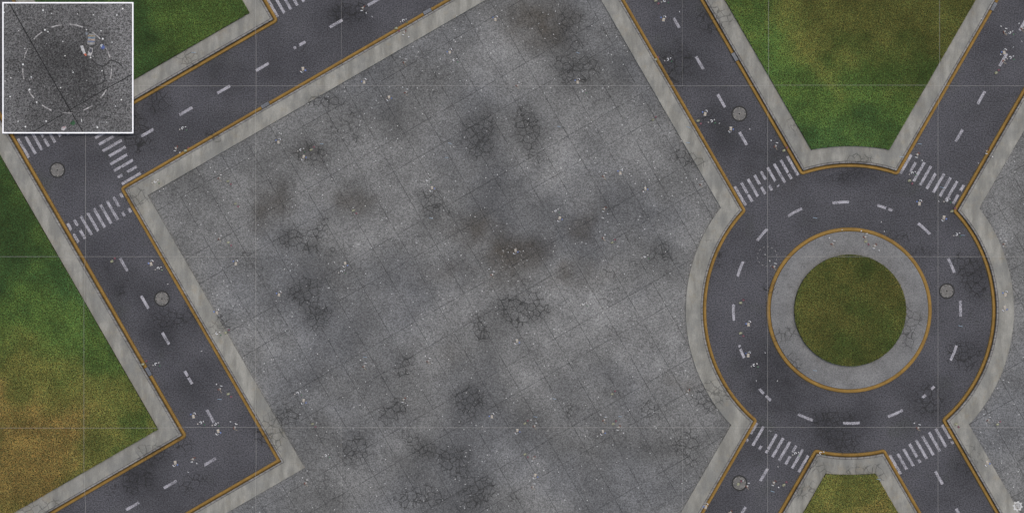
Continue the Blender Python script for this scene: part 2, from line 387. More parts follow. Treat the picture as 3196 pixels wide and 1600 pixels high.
def inpoly(x, y, poly):
    x = np.asarray(x, float); y = np.asarray(y, float); r = np.zeros(x.shape, bool)
    px, py = poly[:, 0], poly[:, 1]; n = len(poly); j = n - 1
    for i in range(n):
        if py[i] != py[j]:
            c = ((py[i] > y) != (py[j] > y)) & (x < (px[j] - px[i]) * (y - py[i]) / (py[j] - py[i]) + px[i]); r ^= c
        j = i
    return r
def area_poly(key, t):
    if key == 'plaza': return np.vstack([LN['plaza_west'].off(t), LN['plaza_east'].off(t)[::-1]])
    if key == 'isle': return LN['isle'].off(t)
    p = LN[key].off(t)
    if key == 'west': p = np.vstack([p, [(-260, 60)]])
    if key == 'east': p = np.vstack([p, [(3460, yB), (3460, 40)]])
    return p
KEYS = ['plaza', 'corner', 'west', 'north', 'east', 'south', 'isle']
BASE = {k: area_poly(k, 0.01) for k in KEYS}
EDGE = {k: area_poly(k, 61.5 if k == 'isle' else 53.0) for k in KEYS}     # isle: lawn radius 173.5
EDGE['isle'] = np.stack([CX + .5 + 173.5 * np.cos(th), CY + 173.5 * np.sin(th)], 1)
GUT = {k: area_poly(k, -12.0) for k in KEYS}
ZIN = dict(plaza=Z_PLAZA, east=Z_PLAZA, corner=Z_LAWN, west=Z_LAWN, north=Z_LAWN, south=Z_LAWN, isle=Z_LAWN)
def surface_many(x, y):
    """height and name of the surface under plan points"""
    x = np.asarray(x, float); y = np.asarray(y, float); z = np.full(x.shape, .002); nm = np.array(['asphalt'] * x.size, dtype=object)
    for k in KEYS:
        g = inpoly(x, y, GUT[k]); b = inpoly(x, y, BASE[k]); e = inpoly(x, y, EDGE[k])
        z[g] = .175; nm[g] = 'yellow kerb'; z[b] = Z_ISLE if k == 'isle' else Z_KERB; nm[b] = 'island paving' if k == 'isle' else 'pavement'
        z[e] = ZIN[k] + (.06 if ZIN[k] == Z_LAWN else 0); nm[e] = {'plaza': 'plaza slabs', 'east': 'eastern slabs'}.get(k, 'lawn')
    return z, nm
def strip(name, line, prof, mat, label, cat, extra=None):
    """a band swept along a kerb line; prof = [(offset, z)], a row of vertices per entry"""
    rows = [line.off(t) for t, z in prof]; n = len(line.P); V_, F_ = [], []
    for r, (t, z) in zip(rows, prof): V_ += [(a, b, z) for a, b in r]
    V_ = np.array(V_); X, Y = V_[:, 0], V_[:, 1]
    m = n if line.closed else n - 1
    for k in range(len(prof) - 1):
        for i in range(m):
            j = (i + 1) % n; F_.append((k * n + i, k * n + j, (k + 1) * n + j, (k + 1) * n + i))
    at = wear(X, Y); at['along'] = np.tile(line.L, len(prof))
    if extra is not None: at['across'] = np.repeat(extra, n)
    verts = np.stack([WX(X), WY(Y), V_[:, 2]], 1)
    # faces upward
    a, b, c = verts[F_[len(F_) // 2][0]], verts[F_[len(F_) // 2][1]], verts[F_[len(F_) // 2][2]]
    nz = np.cross(b - a, c - a)[2]
    f0 = next((f for f in F_ if abs(np.cross(verts[f[1]] - verts[f[0]], verts[f[2]] - verts[f[0]])[2]) > 1e-6), F_[0])
    if np.cross(verts[f0[1]] - verts[f0[0]], verts[f0[2]] - verts[f0[0]])[2] < 0: F_ = [f[::-1] for f in F_]
    return tag(mesh_obj(name, verts, F_, mat, attrs=at), label, cat, kind='structure')

WHERE = dict(plaza_west='along the west and north of the big plaza', plaza_east='along the curved east side of the big plaza', corner='round the corner lawn under the framed panel',
             west='round the large west lawn', north='round the north lawn', east='along the eastern slabs', south='round the small south lawn', isle='round the roundabout island')
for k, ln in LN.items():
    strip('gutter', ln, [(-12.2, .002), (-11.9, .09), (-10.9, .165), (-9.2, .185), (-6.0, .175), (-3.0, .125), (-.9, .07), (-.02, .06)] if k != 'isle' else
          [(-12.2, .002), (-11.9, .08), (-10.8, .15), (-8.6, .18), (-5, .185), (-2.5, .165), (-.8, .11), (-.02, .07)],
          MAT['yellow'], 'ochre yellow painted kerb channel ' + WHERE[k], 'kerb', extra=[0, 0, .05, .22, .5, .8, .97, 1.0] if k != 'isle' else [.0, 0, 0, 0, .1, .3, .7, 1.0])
    if k == 'isle':
        R = [(0, .03), (.1, Z_ISLE - .01), (.5, Z_ISLE)] + [(t, Z_ISLE) for t in np.linspace(6, 72, 8)] + [(72.6, Z_ISLE)]
        strip('island_paving', ln, R, MAT['isle'], 'grey paved ring round the circular island lawn', 'paving'); continue
    strip('kerb', ln, [(0, 0), (0.05, Z_KERB - .012), (.45, Z_KERB), (2.5, Z_KERB), (5.2, Z_KERB), (5.25, Z_KERB - .05)], MAT['kerb'], 'narrow jointed kerb stones ' + WHERE[k], 'kerb')
    strip('kerb_joint', ln, [(5.1, Z_KERB - .04), (6.4, Z_KERB - .04)], MAT['joint'], 'dark joint behind the kerb stones ' + WHERE[k], 'joint')
    strip('pavement', ln, [(6.2, Z_KERB - .05), (6.25, Z_KERB), (14, Z_KERB), (24, Z_KERB), (34, Z_KERB), (44, Z_KERB), (52.6, Z_KERB), (53, Z_KERB - .008), (53.05, 0.0)],
          MAT['pavement'], 'pale concrete pavement ' + WHERE[k], 'pavement')

def grid_fill(poly, z, cell=12.0):
    x0, y0 = np.floor(poly.min(0) / cell) * cell; x1, y1 = poly.max(0)
    nx = int((x1 - x0) / cell) + 2; ny = int((y1 - y0) / cell) + 2
    gx, gy = np.meshgrid(x0 + np.arange(nx + 1) * cell, y0 + np.arange(ny + 1) * cell, indexing='ij')
    ins = inpoly(gx, gy, poly); bd = np.zeros((nx + 1, ny + 1), bool)
    D = dense([tuple(p) for p in np.vstack([poly, poly[:1]])], 2.0)
    bd[((D[:, 0] - x0) / cell).astype(int), ((D[:, 1] - y0) / cell).astype(int)] = True
    verts = list(zip(gx.ravel(), gy.ravel())); W = ny + 1; faces = []
    n4 = ins[:-1, :-1].astype(int) + ins[1:, :-1] + ins[:-1, 1:] + ins[1:, 1:]
    bd[:-1, :-1] |= (n4 > 0) & (n4 < 4)
    full = ins[:-1, :-1] & ins[1:, :-1] & ins[:-1, 1:] & ins[1:, 1:] & ~bd[:-1, :-1]
    for i, j in zip(*np.nonzero(full)): faces.append((i * W + j, i * W + j + 1, (i + 1) * W + j + 1, (i + 1) * W + j))
    plist = [tuple(p) for p in poly]
    def clip(pp, ax, lim, sgn):
        out = []
        for a, b in zip(pp, pp[1:] + pp[:1]):
            da, db = (a[ax] - lim) * sgn, (b[ax] - lim) * sgn
            if da >= 0: out.append(a)
            if (da >= 0) != (db >= 0):
                t = da / (da - db); out.append((a[0] + (b[0] - a[0]) * t, a[1] + (b[1] - a[1]) * t))
        return out
    cols = {}
    for i, j in zip(*np.nonzero(bd[:-1, :-1])):
        if i not in cols:
            cols[i] = clip(clip(plist, 0, x0 + i * cell, 1), 0, x0 + (i + 1) * cell, -1) if len(plist) else []
        pp = cols[i]
        if pp: pp = clip(clip(pp, 1, y0 + j * cell, 1), 1, y0 + (j + 1) * cell, -1)
        q = []
        for p in pp:
            if not q or math.hypot(p[0] - q[-1][0], p[1] - q[-1][1]) > 1e-4: q.append(p)
        if len(q) > 2 and math.hypot(q[0][0] - q[-1][0], q[0][1] - q[-1][1]) < 1e-4: q.pop()
        if len(q) < 3: continue
        ar = .5 * sum(a[0] * b[1] - b[0] * a[1] for a, b in zip(q, q[1:] + q[:1]))
        if abs(ar) < 1e-3: continue
        if ar > 0: q = q[::-1]
        faces.append(tuple(range(len(verts), len(verts) + len(q)))); verts += q
    used = sorted({v for f in faces for v in f}); mp = {v: n for n, v in enumerate(used)}
    A = np.array([verts[v] for v in used]); faces = [tuple(mp[v] for v in f) for f in faces]
    return A, np.stack([WX(A[:, 0]), WY(A[:, 1]), np.full(len(A), z)], 1), faces

def sheet(name, poly, z, mat, label, cat, cell=12.0):
    A, v, f = grid_fill(poly, z, cell)
    return tag(mesh_obj(name, v, f, mat, attrs=wear(A[:, 0], A[:, 1])), label, cat, kind='structure')
sheet('plaza', EDGE['plaza'], Z_PLAZA, MAT['plaza'], 'broad grey plaza of square slabs with cracks and stains', 'plaza')
sheet('plaza', EDGE['east'], Z_PLAZA, MAT['plaza'], 'grey slab paving behind the eastern pavement', 'plaza')
road = sheet('road', np.array([(-260, yT), (-260, yB), (3460, yB), (3460, yT)], float), 0.0, MAT['asphalt'], 'dark worn asphalt carriageways and roundabout', 'road')
tag(mesh_obj('ground', [(-400, -400, -.06), (400, -400, -.06), (400, 400, -.06), (-400, 400, -.06)], [(0, 1, 2, 3)], MAT['earth']), 'plain bare ground beyond the streets', 'ground', kind='structure')

# ------------------------------------------------------------------ lawns and their grass
def lerp(a, b, t): return np.asarray(a)[None, :] * (1 - t[:, None]) + np.asarray(b)[None, :] * t[:, None]
def lawn_tint(key, x, y):
    n = fbm(x, y, 150, 40, 4) - .5; n2 = fbm(x, y, 60, 60, 3) - .5; n3 = fbm(x, y, 240, 80, 3) - .5
    if key == 'west':
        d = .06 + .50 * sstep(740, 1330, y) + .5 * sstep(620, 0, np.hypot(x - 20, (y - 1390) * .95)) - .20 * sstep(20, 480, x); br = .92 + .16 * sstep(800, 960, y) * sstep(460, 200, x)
    elif key == 'north': d = .40 + .0005 * (x - 2640) - .0014 * (y - 220); br = .98 - .0005 * (x - 2640) + .0007 * (y - 220)
    elif key == 'corner': d = .22 + .0007 * (x - 600); br = .88 + 0 * x
    elif key == 'isle': d = .58 + .0005 * (x - 2650) - .0003 * (y - 967); br = .66 + 0 * x
    else: d = .80 + 0 * x; br = 1.08 + 0 * x
    d = np.clip(d + n * .6 + n2 * .3, 0, 1)
    if key == 'north': d = np.minimum(d, .64)
    br = br * (1 + n2 * .75 + n3 * .5)
    g0, g1, ol, bw = (.072, .155, .046), (.125, .212, .050), (.208, .215, .056), (.310, .225, .070)
    c = np.where((d < .35)[:, None], lerp(g0, g1, sstep(0, .35, d)), np.where((d < .7)[:, None], lerp(g1, ol, sstep(.35, .7, d)), lerp(ol, bw, sstep(.7, 1, d))))
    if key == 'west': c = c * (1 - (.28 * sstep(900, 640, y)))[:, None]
    return c * br[:, None]
LAWN_LABEL = dict(west='green lawn fading to dry olive brown, west of the road', north='green and brown lawn between two roundabout entries', corner='green corner lawn beside the framed panel',
                  isle='round dark olive lawn in the roundabout island', south='small yellowish lawn south of the roundabout')
def make_lawn(key):
    A, v, f = grid_fill(EDGE[key], Z_LAWN, 24.0)
    rim = EDGE[key]; n = len(rim); base = len(v)
    rv = np.vstack([np.stack([WX(rim[:, 0]), WY(rim[:, 1]), np.full(n, z)], 1) for z in (Z_LAWN, 0.0)])
    v = np.vstack([v, rv]); f = f + [(base + i, base + (i + 1) % n, base + n + (i + 1) % n, base + n + i) for i in range(n)]
    tag(mesh_obj('lawn', v, f, MAT['soil']), 'soil bed of the ' + LAWN_LABEL[key], 'lawn', kind='structure')
    # blades
    lo = np.maximum(rim.min(0), (-200, -200)); hi = np.minimum(rim.max(0), (3400, 1800))
    sp = 2.45
    gx, gy = np.meshgrid(np.arange(lo[0], hi[0], sp), np.arange(lo[1], hi[1], sp), indexing='ij')
    gx = gx.ravel() + RNG.uniform(-1.3, 1.3, gx.size); gy = gy.ravel() + RNG.uniform(-1.3, 1.3, gy.size)
    k = inpoly(gx, gy, rim); gx, gy = gx[k], gy[k]
    per = 3; gx = np.repeat(gx, per) + RNG.uniform(-.9, .9, gx.size * per); gy = np.repeat(gy, per) + RNG.uniform(-.9, .9, gy.size * per)
    N = gx.size; a = RNG.uniform(0, 2 * np.pi, N); ln = RNG.uniform(.05, .125, N); w = RNG.uniform(.014, .028, N); h = RNG.uniform(.035, .095, N)
    X, Y = WX(gx), WY(gy); dx, dy = np.cos(a), np.sin(a)
    p0 = np.stack([X - dy * w, Y + dx * w, np.full(N, Z_LAWN)], 1); p1 = np.stack([X + dy * w, Y - dx * w, np.full(N, Z_LAWN)], 1)
    p2 = np.stack([X + dx * ln, Y + dy * ln, Z_LAWN + h], 1)
    vv = np.stack([p0, p1, p2], 1).reshape(-1, 3)
    tuft = np.repeat(np.exp(RNG.normal(0, .21, N // per)), per) * (.84 + .32 * vnoise(gx, gy, 5.5, 91))
    tint = lawn_tint(key, gx, gy) * (RNG.uniform(.72, 1.28, N) * tuft)[:, None]
    hue = RNG.normal(0, .13, N) + np.repeat(RNG.normal(0, .08, N // per), per); tint = tint * np.stack([1 + hue, np.ones(N), 1 - hue * .4], 1)
    me = bpy.data.meshes.new('grass'); me.vertices.add(3 * N); me.vertices.foreach_set('co', vv.ravel().astype(np.float32))
    me.loops.add(3 * N); me.loops.foreach_set('vertex_index', np.arange(3 * N, dtype=np.int32))
    me.polygons.add(N); me.polygons.foreach_set('loop_start', np.arange(0, 3 * N, 3, dtype=np.int32))
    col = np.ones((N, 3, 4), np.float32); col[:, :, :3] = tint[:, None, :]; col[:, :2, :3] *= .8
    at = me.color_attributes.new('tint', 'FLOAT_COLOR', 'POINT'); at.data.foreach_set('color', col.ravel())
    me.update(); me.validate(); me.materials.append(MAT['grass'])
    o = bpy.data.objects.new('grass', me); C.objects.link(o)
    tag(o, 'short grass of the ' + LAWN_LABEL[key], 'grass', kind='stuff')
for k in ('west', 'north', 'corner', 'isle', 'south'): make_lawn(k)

# ------------------------------------------------------------------ painted road markings (parts of the road)
def bar(c0, c1, w, ranges, name, parent, ragged=1.4, seed=0):
    """a painted bar from c0 to c1, w wide, with only the ranges (0..1) that are not worn away; ends ragged"""
    r = random.Random(seed); c0 = np.array(c0, float); c1 = np.array(c1, float)
    d = c1 - c0; L = np.linalg.norm(d); d /= L; nrm = np.array([-d[1], d[0]]); vs, fs = [], []
    for a, b in ranges:
        n = max(2, int((b - a) * L / 4)); base = len(vs)
        ja = 0.5 if a <= 0 else ragged * 2; jb = .5 if b >= 1 else ragged * 2
        for k in range(n + 1):
            t = (a + (b - a) * k / n) * L
            for m, sd in enumerate((-.5, 0, .5)):
                tt = t + (r.uniform(-ja, ja) if k == 0 else r.uniform(-jb, jb) if k == n else 0)
                e = w * sd * (1 + r.uniform(-.07, .05)); p = c0 + d * tt + nrm * e; vs.append((WX(p[0]), WY(p[1]), .004))
        for k in range(n):
            for m in range(2):
                q = base + k * 3 + m; fs.append((q, q + 1, q + 4, q + 3))
    return mesh_obj(name, vs, fs, MAT['paint'], parent)
FULL = [(0, 1)]
def crossing(top1, step, dr, ranges, label, ln=68.0):
    e = empty('crosswalk', parent=road); e['label'] = label
    for k, rg in ranges.items():
        p = np.array(top1) + np.array(step) * k; bar(p, p + np.array(dr) * ln, 8.6, rg, 'stripe', e, seed=int(p[0]))
w_ = (-.5, .8660254); us = (20.45, -11.8); ud = (20.45, 11.8)
crossing((211.2, 697.6), us, V, {0: [(0, .33), (.55, 1)], 1: [(0, .3), (.55, 1)], 2: FULL, 3: [(.03, 1)], 4: FULL, 5: FULL, 6: FULL, 7: [(0, .52), (.78, 1)], 8: [(0, .22), (.78, 1)]}, 'worn zebra crossing over the west road')
crossing((279.9 + 100, 574.2), (-11.83, -20.5), U, {0: FULL, 1: [(0, .22), (.52, 1)], 2: [(0, .34), (.38, 1)], 3: [(0, .9)], 4: [(.14, 1)], 5: FULL, 6: [(.0, .78)], 7: FULL, 8: FULL}, 'zebra crossing beside the framed panel')
crossing((56.5, 433.0), us, V, {0: FULL, 1: [(.1, 1)], 2: FULL, 3: [(.25, .5), (.58, 1)], 4: FULL, 5: [(0, .9)], 6: FULL, 7: FULL, 8: [(0, .6)]}, 'zebra crossing partly under the framed panel')
crossing((833, -5.6), us, V, {0: FULL, 1: FULL, 2: FULL, 3: FULL, 4: FULL, 5: FULL, 6: FULL, 7: FULL, 8: FULL}, 'zebra crossing at the north edge by the corner lawn')
crossing((2293.3, 582), us, V, {0: FULL, 1: [(0, .57), (.63, 1)], 2: [(0, .56), (.58, .95)], 3: [(0, .5), (.64, 1)], 4: [(0, .45), (.75, 1)], 5: [(0, .72), (.92, 1)], 6: FULL, 7: [(0, .65), (.74, 1)], 8: FULL}, 'zebra crossing at the northwest roundabout entry')
crossing((2844.5, 483), ud, w_, {0: FULL, 1: [(.2, .72)], 2: FULL, 3: FULL, 4: [(.18, 1)], 5: FULL, 6: FULL, 7: FULL, 8: [(0, .27), (.48, 1)]}, 'zebra crossing at the northeast roundabout entry')
crossing((2363, 1318.5), ud, w_, {0: [(0, .6), (.86, 1)], 1: FULL, 2: [(0, .06), (.8, 1)], 3: [(0, .78), (.84, 1)], 4: FULL, 5: FULL, 6: [(0, .36), (.58, 1)], 7: FULL, 8: [(.1, 1)]}, 'zebra crossing at the southwest roundabout exit')
crossing((2777, 1419), us, V, {0: FULL, 1: [(.12, .95)], 2: [(.05, .98)], 3: [(0, .7), (.85, 1)], 4: FULL, 5: FULL, 6: FULL, 7: [(0, .96)], 8: [(0, .72), (.85, 1)]}, 'zebra crossing at the southeast roundabout exit')
def dash(c, d, rg=FULL, ln=46): c = np.array(c); d = np.array(d); bar(c - d * ln / 2, c + d * ln / 2, 8.8, rg, 'lane_dash', road, seed=int(c[0] * 3 + c[1]))
for c, rg in (((2112, 73), [(.12, .92)]), ((2184, 197), FULL), ((2251.5, 315), FULL), ((2319.5, 432.5), FULL), ((386, 825), FULL), ((452, 942.6), FULL), ((518, 1057), [(.0, .92)]), ((588, 1177), [(0, .38), (.5, 1)]),
              ((657, 1298), [(.0, .95)]), ((2930.6, 1489.6), FULL), ((2996, 1606), FULL), ((2046, -44), FULL)): dash(c, V, rg)
for c, rg in (((580, 347), FULL), ((698, 280), [(0, 1)]), ((461, 414), [(0, .94)]), ((818.6, 209.6), FULL), ((937, 140), [(0, .13), (.42, .92)]), ((1049, 74.4), FULL), ((1168, 6), FULL), ((654, 1440.6), [(.12, 1)]),
              ((531.5, 1510), FULL), ((414, 1578), FULL), ((296, 1646), FULL)): dash(c, U, rg)
for c, rg in (((3062.7, 305), FULL), ((2994.5, 421.7), [(0, .96)]), ((3131, 187), FULL), ((3194, 76), FULL), ((2384.5, 1480), FULL), ((2316, 1600), FULL)): dash(c, (.5, -.8660254), rg)
def arc_dash(c, rg=FULL, ln=50):
    c = np.array(c); a = math.atan2(c[1] - CY, c[0] - CX); R = math.hypot(c[0] - CX, c[1] - CY); da = ln / R / 2; r = random.Random(int(c[0])); vs, fs = [], []
    for lo, hi in rg:
        n = 8; base = len(vs)
        for k in range(n + 1):
            t = a - da + 2 * da * (lo + (hi - lo) * k / n)
            for rr in (-4.2, 0, 4.2):
                q = t + r.uniform(-.004, .004) * (k in (0, n)); vs.append((WX(CX + (R + rr) * math.cos(q)), WY(CY + (R + rr) * math.sin(q)), .004))
        for k in range(n):
            for m in range(2): q = base + k * 3 + m; fs.append((q, q + 1, q + 4, q + 3))
    mesh_obj('lane_dash', vs, fs, MAT['paint'], road)
for c, rg in (((2481, 661.7), FULL), ((2624, 631), [(0, 1)]), ((2762, 648), [(0, .58), (.72, 1)]), ((2884.7, 713), FULL), ((2378.3, 731.8), FULL), ((2310, 838.4), FULL), ((2289, 974.9), FULL), ((2316, 1100.8), [(.15, .8), (.88, 1)][::1]),
              ((2387, 1231), [(.0, .42), (.6, 1)]), ((2513.8, 1302), FULL), ((2657, 1319.7), FULL), ((2794.8, 1290), [(0, 1)]), ((2898, 1223), [(0, .25), (.75, 1)]), ((2977, 1100.8), FULL), ((2998, 962.5), FULL), ((2969.6, 828), FULL)): arc_dash(c, rg)

# ------------------------------------------------------------------ chalk circles
MAT['chalk'] = flat('pale_chalk', (.40, .385, .37), .95, .05, .3, 12)
def chalk_circle(x, y, r, z, label, n=12, w=.042):
    vs, fs = [], []; rr = random.Random(int(x))
    for k in range(n):
        a0 = 2 * math.pi * (k + .12) / n; a1 = a0 + 2 * math.pi / n * rr.uniform(.36, .5); b = len(vs)
        for q in range(5):
            a = a0 + (a1 - a0) * q / 4
            for d in (-w / 2, w / 2): vs.append((WX(x) + (r * S + d) * math.cos(a), WY(y) + (r * S + d) * math.sin(a), z + .004))
        fs += [(b + 2 * q, b + 2 * q + 1, b + 2 * q + 3, b + 2 * q + 2) for q in range(4)]
    return tag(mesh_obj('chalk_circle', vs, fs, MAT['chalk']), label, 'marking', kind='structure')
chalk_circle(2394.5, 800, 30.5, .0, 'thin dashed chalk circle on the roundabout asphalt', 14, .026)
chalk_circle(1598, 802, 30.5, Z_PLAZA, 'thin dashed chalk circle on the brown stained slabs', 13, .024)

# ------------------------------------------------------------------ manholes and drains
MAT['iron'] = flat('cast_iron', (.29, .275, .25), .6, .4, .25, 5, .0)
MAT['iron_dark'] = flat('dark_iron', (.020, .020, .019), .7, .3, .3, 6)
MAT['iron_rim'] = flat('iron_rim', (.050, .050, .047), .75, .3, .3, 6)
MAT['steel'] = flat('slate_steel', (.098, .108, .125), .5, .4, .25, 3.0)
def ring_mesh(r0, r1, z0, z1, n=48):
    bm = bmesh.new(); rows = []
    for r, z in ((r1, z0), (r1 - .004, z1), (r0 + .004, z1), (r0, z0)):
        rows.append([bm.verts.new((r * math.cos(2 * math.pi * k / n), r * math.sin(2 * math.pi * k / n), z)) for k in range(n)])
    for a, b in zip(rows, rows[1:]):
        for k in range(n): bm.faces.new((a[k], a[(k + 1) % n], b[(k + 1) % n], b[k]))
    return bm
def manhole(x, y, label, rz):
    t = tag(empty('manhole', (float(WX(x)), float(WY(y)), 0), rz), label, 'manhole cover', 'round manhole covers in the carriageways')
    bm_obj('frame', ring_mesh(.655, .80, .001, .014), MAT['iron_dark'], t)
    bm = bmesh.new(); n = 48
    top = [bm.verts.new((.645 * math.cos(2 * math.pi * k / n), .645 * math.sin(2 * math.pi * k / n), .010)) for k in range(n)]
    bot = [bm.verts.new((.65 * math.cos(2 * math.pi * k / n), .65 * math.sin(2 * math.pi * k / n), .002)) for k in range(n)]
    bm.faces.new(top)
    for k in range(n): bm.faces.new((bot[k], bot[(k + 1) % n], top[(k + 1) % n], top[k]))
    cv = bm_obj('cover', bm, MAT['iron_rim'], t)
    bm = bmesh.new(); p = .118
    for i in range(-6, 7):
        for j in range(-6, 7):
            cx, cy = i * p, j * p
            if math.hypot(cx, cy) > .595 or (abs(i) + abs(j) < 1): continue
            q = .040; lo = [bm.verts.new((cx + a * q, cy + b * q, .0105)) for a, b in ((-1, -1), (1, -1), (1, 1), (-1, 1))]
            hi = [bm.verts.new((cx + a * q * .8, cy + b * q * .8, .026)) for a, b in ((-1, -1), (1, -1), (1, 1), (-1, 1))]
            bm.faces.new(hi)
            for k in range(4): bm.faces.new((lo[k], lo[(k + 1) % 4], hi[(k + 1) % 4], hi[k]))
    rb = ring_mesh(.615, .64, .0105, .022); me = bpy.data.meshes.new('x'); rb.to_mesh(me); rb.free(); bm.from_mesh(me)
    bm_obj('tread', bm, MAT['iron'], cv)
    bm = bmesh.new(); bmesh.ops.create_circle(bm, cap_ends=True, segments=12, radius=.09, matrix=Matrix.Translation((0, 0, .0275)) @ Matrix.Diagonal((1, .7, 1, 1)))
    bm_obj('pick_hole', bm, MAT['iron_dark'], cv)
    return t
manhole(179, 531, 'studded manhole cover on clean asphalt between two zebra crossings', .05)
manhole(505.5, 931.5, 'studded manhole cover beside the west road lane dashes', .1)
manhole(2307.5, 355.5, 'studded manhole cover near the plaza\'s north entry road drain', .0)
manhole(2955, 908, 'studded manhole cover inside the roundabout carriageway', .15)
manhole(2308, 1506, 'studded manhole cover strewn with litter near the southwest exit', .08)
def drain(x, y, d, label):
    rz = math.atan2(-d[1], d[0])
    t = tag(empty('storm_drain', (float(WX(x)), float(WY(y)), .15), rz), label, 'drain', 'steel drain plates set into the yellow kerb channel')
    L, Wd = .94, .40
    bm = bmesh.new(); bmesh.ops.create_cube(bm, size=1, matrix=Matrix.Translation((0, 0, .028)) @ Matrix.Diagonal((L - .08, Wd - .05, .05, 1)))
    bmesh.ops.bevel(bm, geom=bm.edges[:], offset=.008, segments=1, affect='EDGES'); pl = bm_obj('plate', bm, MAT['steel'], t)
    bm = bmesh.new()
    for (cx, cy, sx, sy) in ((0, Wd / 2 - .01, L, .02), (0, -Wd / 2 + .01, L, .02), (L / 2 - .02, 0, .04, Wd - .045), (-L / 2 + .02, 0, .04, Wd - .045)):
        bmesh.ops.create_cube(bm, size=1, matrix=Matrix.Translation((cx, cy, .022)) @ Matrix.Diagonal((sx, sy, .044, 1)))
    bm_obj('frame', bm, MAT['iron_dark'], t)
    for k in (-.3, 0, .3):
        bm = bmesh.new(); bmesh.ops.create_cube(bm, size=1, matrix=Matrix.Translation((k * L * .8, -.02, .0545)) @ Matrix.Diagonal((.10, .018, .003, 1)))
        bm_obj('slot', bm, MAT['iron_dark'], pl)
drain(828.6, 328.8, U, 'slate steel drain plate in the plaza\'s north kerb, western one')
drain(1334, 37.0, U, 'slate steel drain plate in the plaza\'s north kerb, eastern one')
drain(2292.5, 178.5, V, 'slate steel drain plate in the kerb west of the north lawn')
drain(464.5, 1158.5, V, 'littered steel drain plate in the kerb east of the west lawn')
drain(3100, 22, (.5, -.866), 'slate steel drain plate in the kerb at the northeast corner')

# ------------------------------------------------------------------ overlay gridlines, modelled as thin pale cords over everything
MAT['cord'] = flat('pale_cord', (.46, .45, .42), .9, .1, .1, 20)
def cord(p, q, label, r=.0085):
    p = np.array(p, float); q = np.array(q, float); n = int(np.linalg.norm(q - p) / 10) + 1; t_ = np.arange(n + 1)[:, None] / n
    pts = p[None] + (q - p)[None] * t_; pts = np.column_stack([pts, surface_many(pts[:, 0], pts[:, 1])[0] + .02]); z = pts[:, 2].copy()
    z = np.maximum(z, np.maximum(np.roll(z, 1) * .9, np.roll(z, -1) * .9)); pts[:, 2] = z
    d = (q - p) / np.linalg.norm(q - p); nx, ny = -d[1], -d[0]
    vs, fs = [], []
    for x, y, zz in pts:
        for a in (0, 60, 120, 180, 240, 300):
            ca, sa = math.cos(math.radians(a)), math.sin(math.radians(a))
            vs.append((WX(x) + (-d[1]) * r * ca, WY(y) - d[0] * r * ca, zz + r * sa))
    for k in range(n):
        for m in range(6): fs.append((k * 6 + m, k * 6 + (m + 1) % 6, k * 6 + 6 + (m + 1) % 6, k * 6 + 6 + m))
    return tag(mesh_obj('cord', vs, fs, MAT['cord']), label, 'cord', 'thin pale cords laid out in a grid')
cord((416, 268.3), (3200, 268.3), 'thin pale cord running east from the framed panel to the northeast road')
cord((-4, 1332.4), (3200, 1332.4), 'thin pale cord crossing the whole place just south of the roundabout')
cord((-4, 800.5), (799, 800.5), 'thin pale cord from the west lawn across the west road')
cord((2395.5, 800.5), (3200, 800.5), 'thin pale cord across the roundabout\'s north half')
cord((267.2, 417), (267.2, 1604), 'thin pale cord running south from beneath the framed panel')
cord((799.4, -4), (799.4, 1604), 'thin pale cord running north to south over the plaza\'s west side')
cord((2395.5, -4), (2395.5, 1604), 'thin pale cord running north to south just west of the island')
cord((2927.4, -4), (2927.4, 1604), 'thin pale cord running north to south just east of the island')
cord((1065.5, -4), (1065.5, 268), 'faint short cord over the north road\'s cracked patch', .005)
cord((2129.4, -4), (2129.4, 268), 'faint short cord over the road north of the plaza', .005)
cord((1065.5, 1332), (1065.5, 1604), 'faint short cord over the plaza\'s south side, western one', .005)
cord((2129.4, 1332), (2129.4, 1604), 'faint short cord over the plaza\'s south side, eastern one', .005)

# ------------------------------------------------------------------ gear emblem, an overlay mark laid flat on the paving
MAT['emblem'] = flat('emblem_overlay', (.52, .52, .50), .85, .1, .15, 10)
def emblem(x, y):
    vs, fs = [], []
    def put(px_, py_): vs.append((px_, py_)); return len(vs) - 1
    def band(f0, f1, a0, a1, n):
        a = [(put(x + f0(t) * math.cos(t), y + f0(t) * math.sin(t)), put(x + f1(t) * math.cos(t), y + f1(t) * math.sin(t))) for t in np.linspace(a0, a1, n)]
        for p, q in zip(a, a[1:]): fs.append((p[0], p[1], q[1], q[0]))
    band(lambda t: 9.4, lambda t: 16.2 if math.sin(8 * t + .4) > .15 else 13.0, 0, 2 * math.pi, 129)
    band(lambda t: 6.6, lambda t: 7.9, math.radians(-230), math.radians(70), 40)
    for (cx, cy, w, h) in ((-3.4, 1.2, 1.8, 8.2), (.2, 1.6, 1.5, 7.4), (3.6, 1.2, 1.8, 8.2), (0.1, -3.6, 8.6, 1.8)):
        i = [put(x + cx + a * w / 2, y + cy + b * h / 2) for a, b in ((-1, -1), (1, -1), (1, 1), (-1, 1))]; fs.append(i)
    q = np.array(vs); vs = np.stack([WX(q[:, 0]), WY(q[:, 1]), surface_many(q[:, 0], q[:, 1])[0] + .006], 1)
    return tag(mesh_obj('emblem', vs, fs, MAT['emblem']), 'pale overlaid gear emblem on the paving at the southeast corner', 'emblem')
emblem(3173.5, 1577)

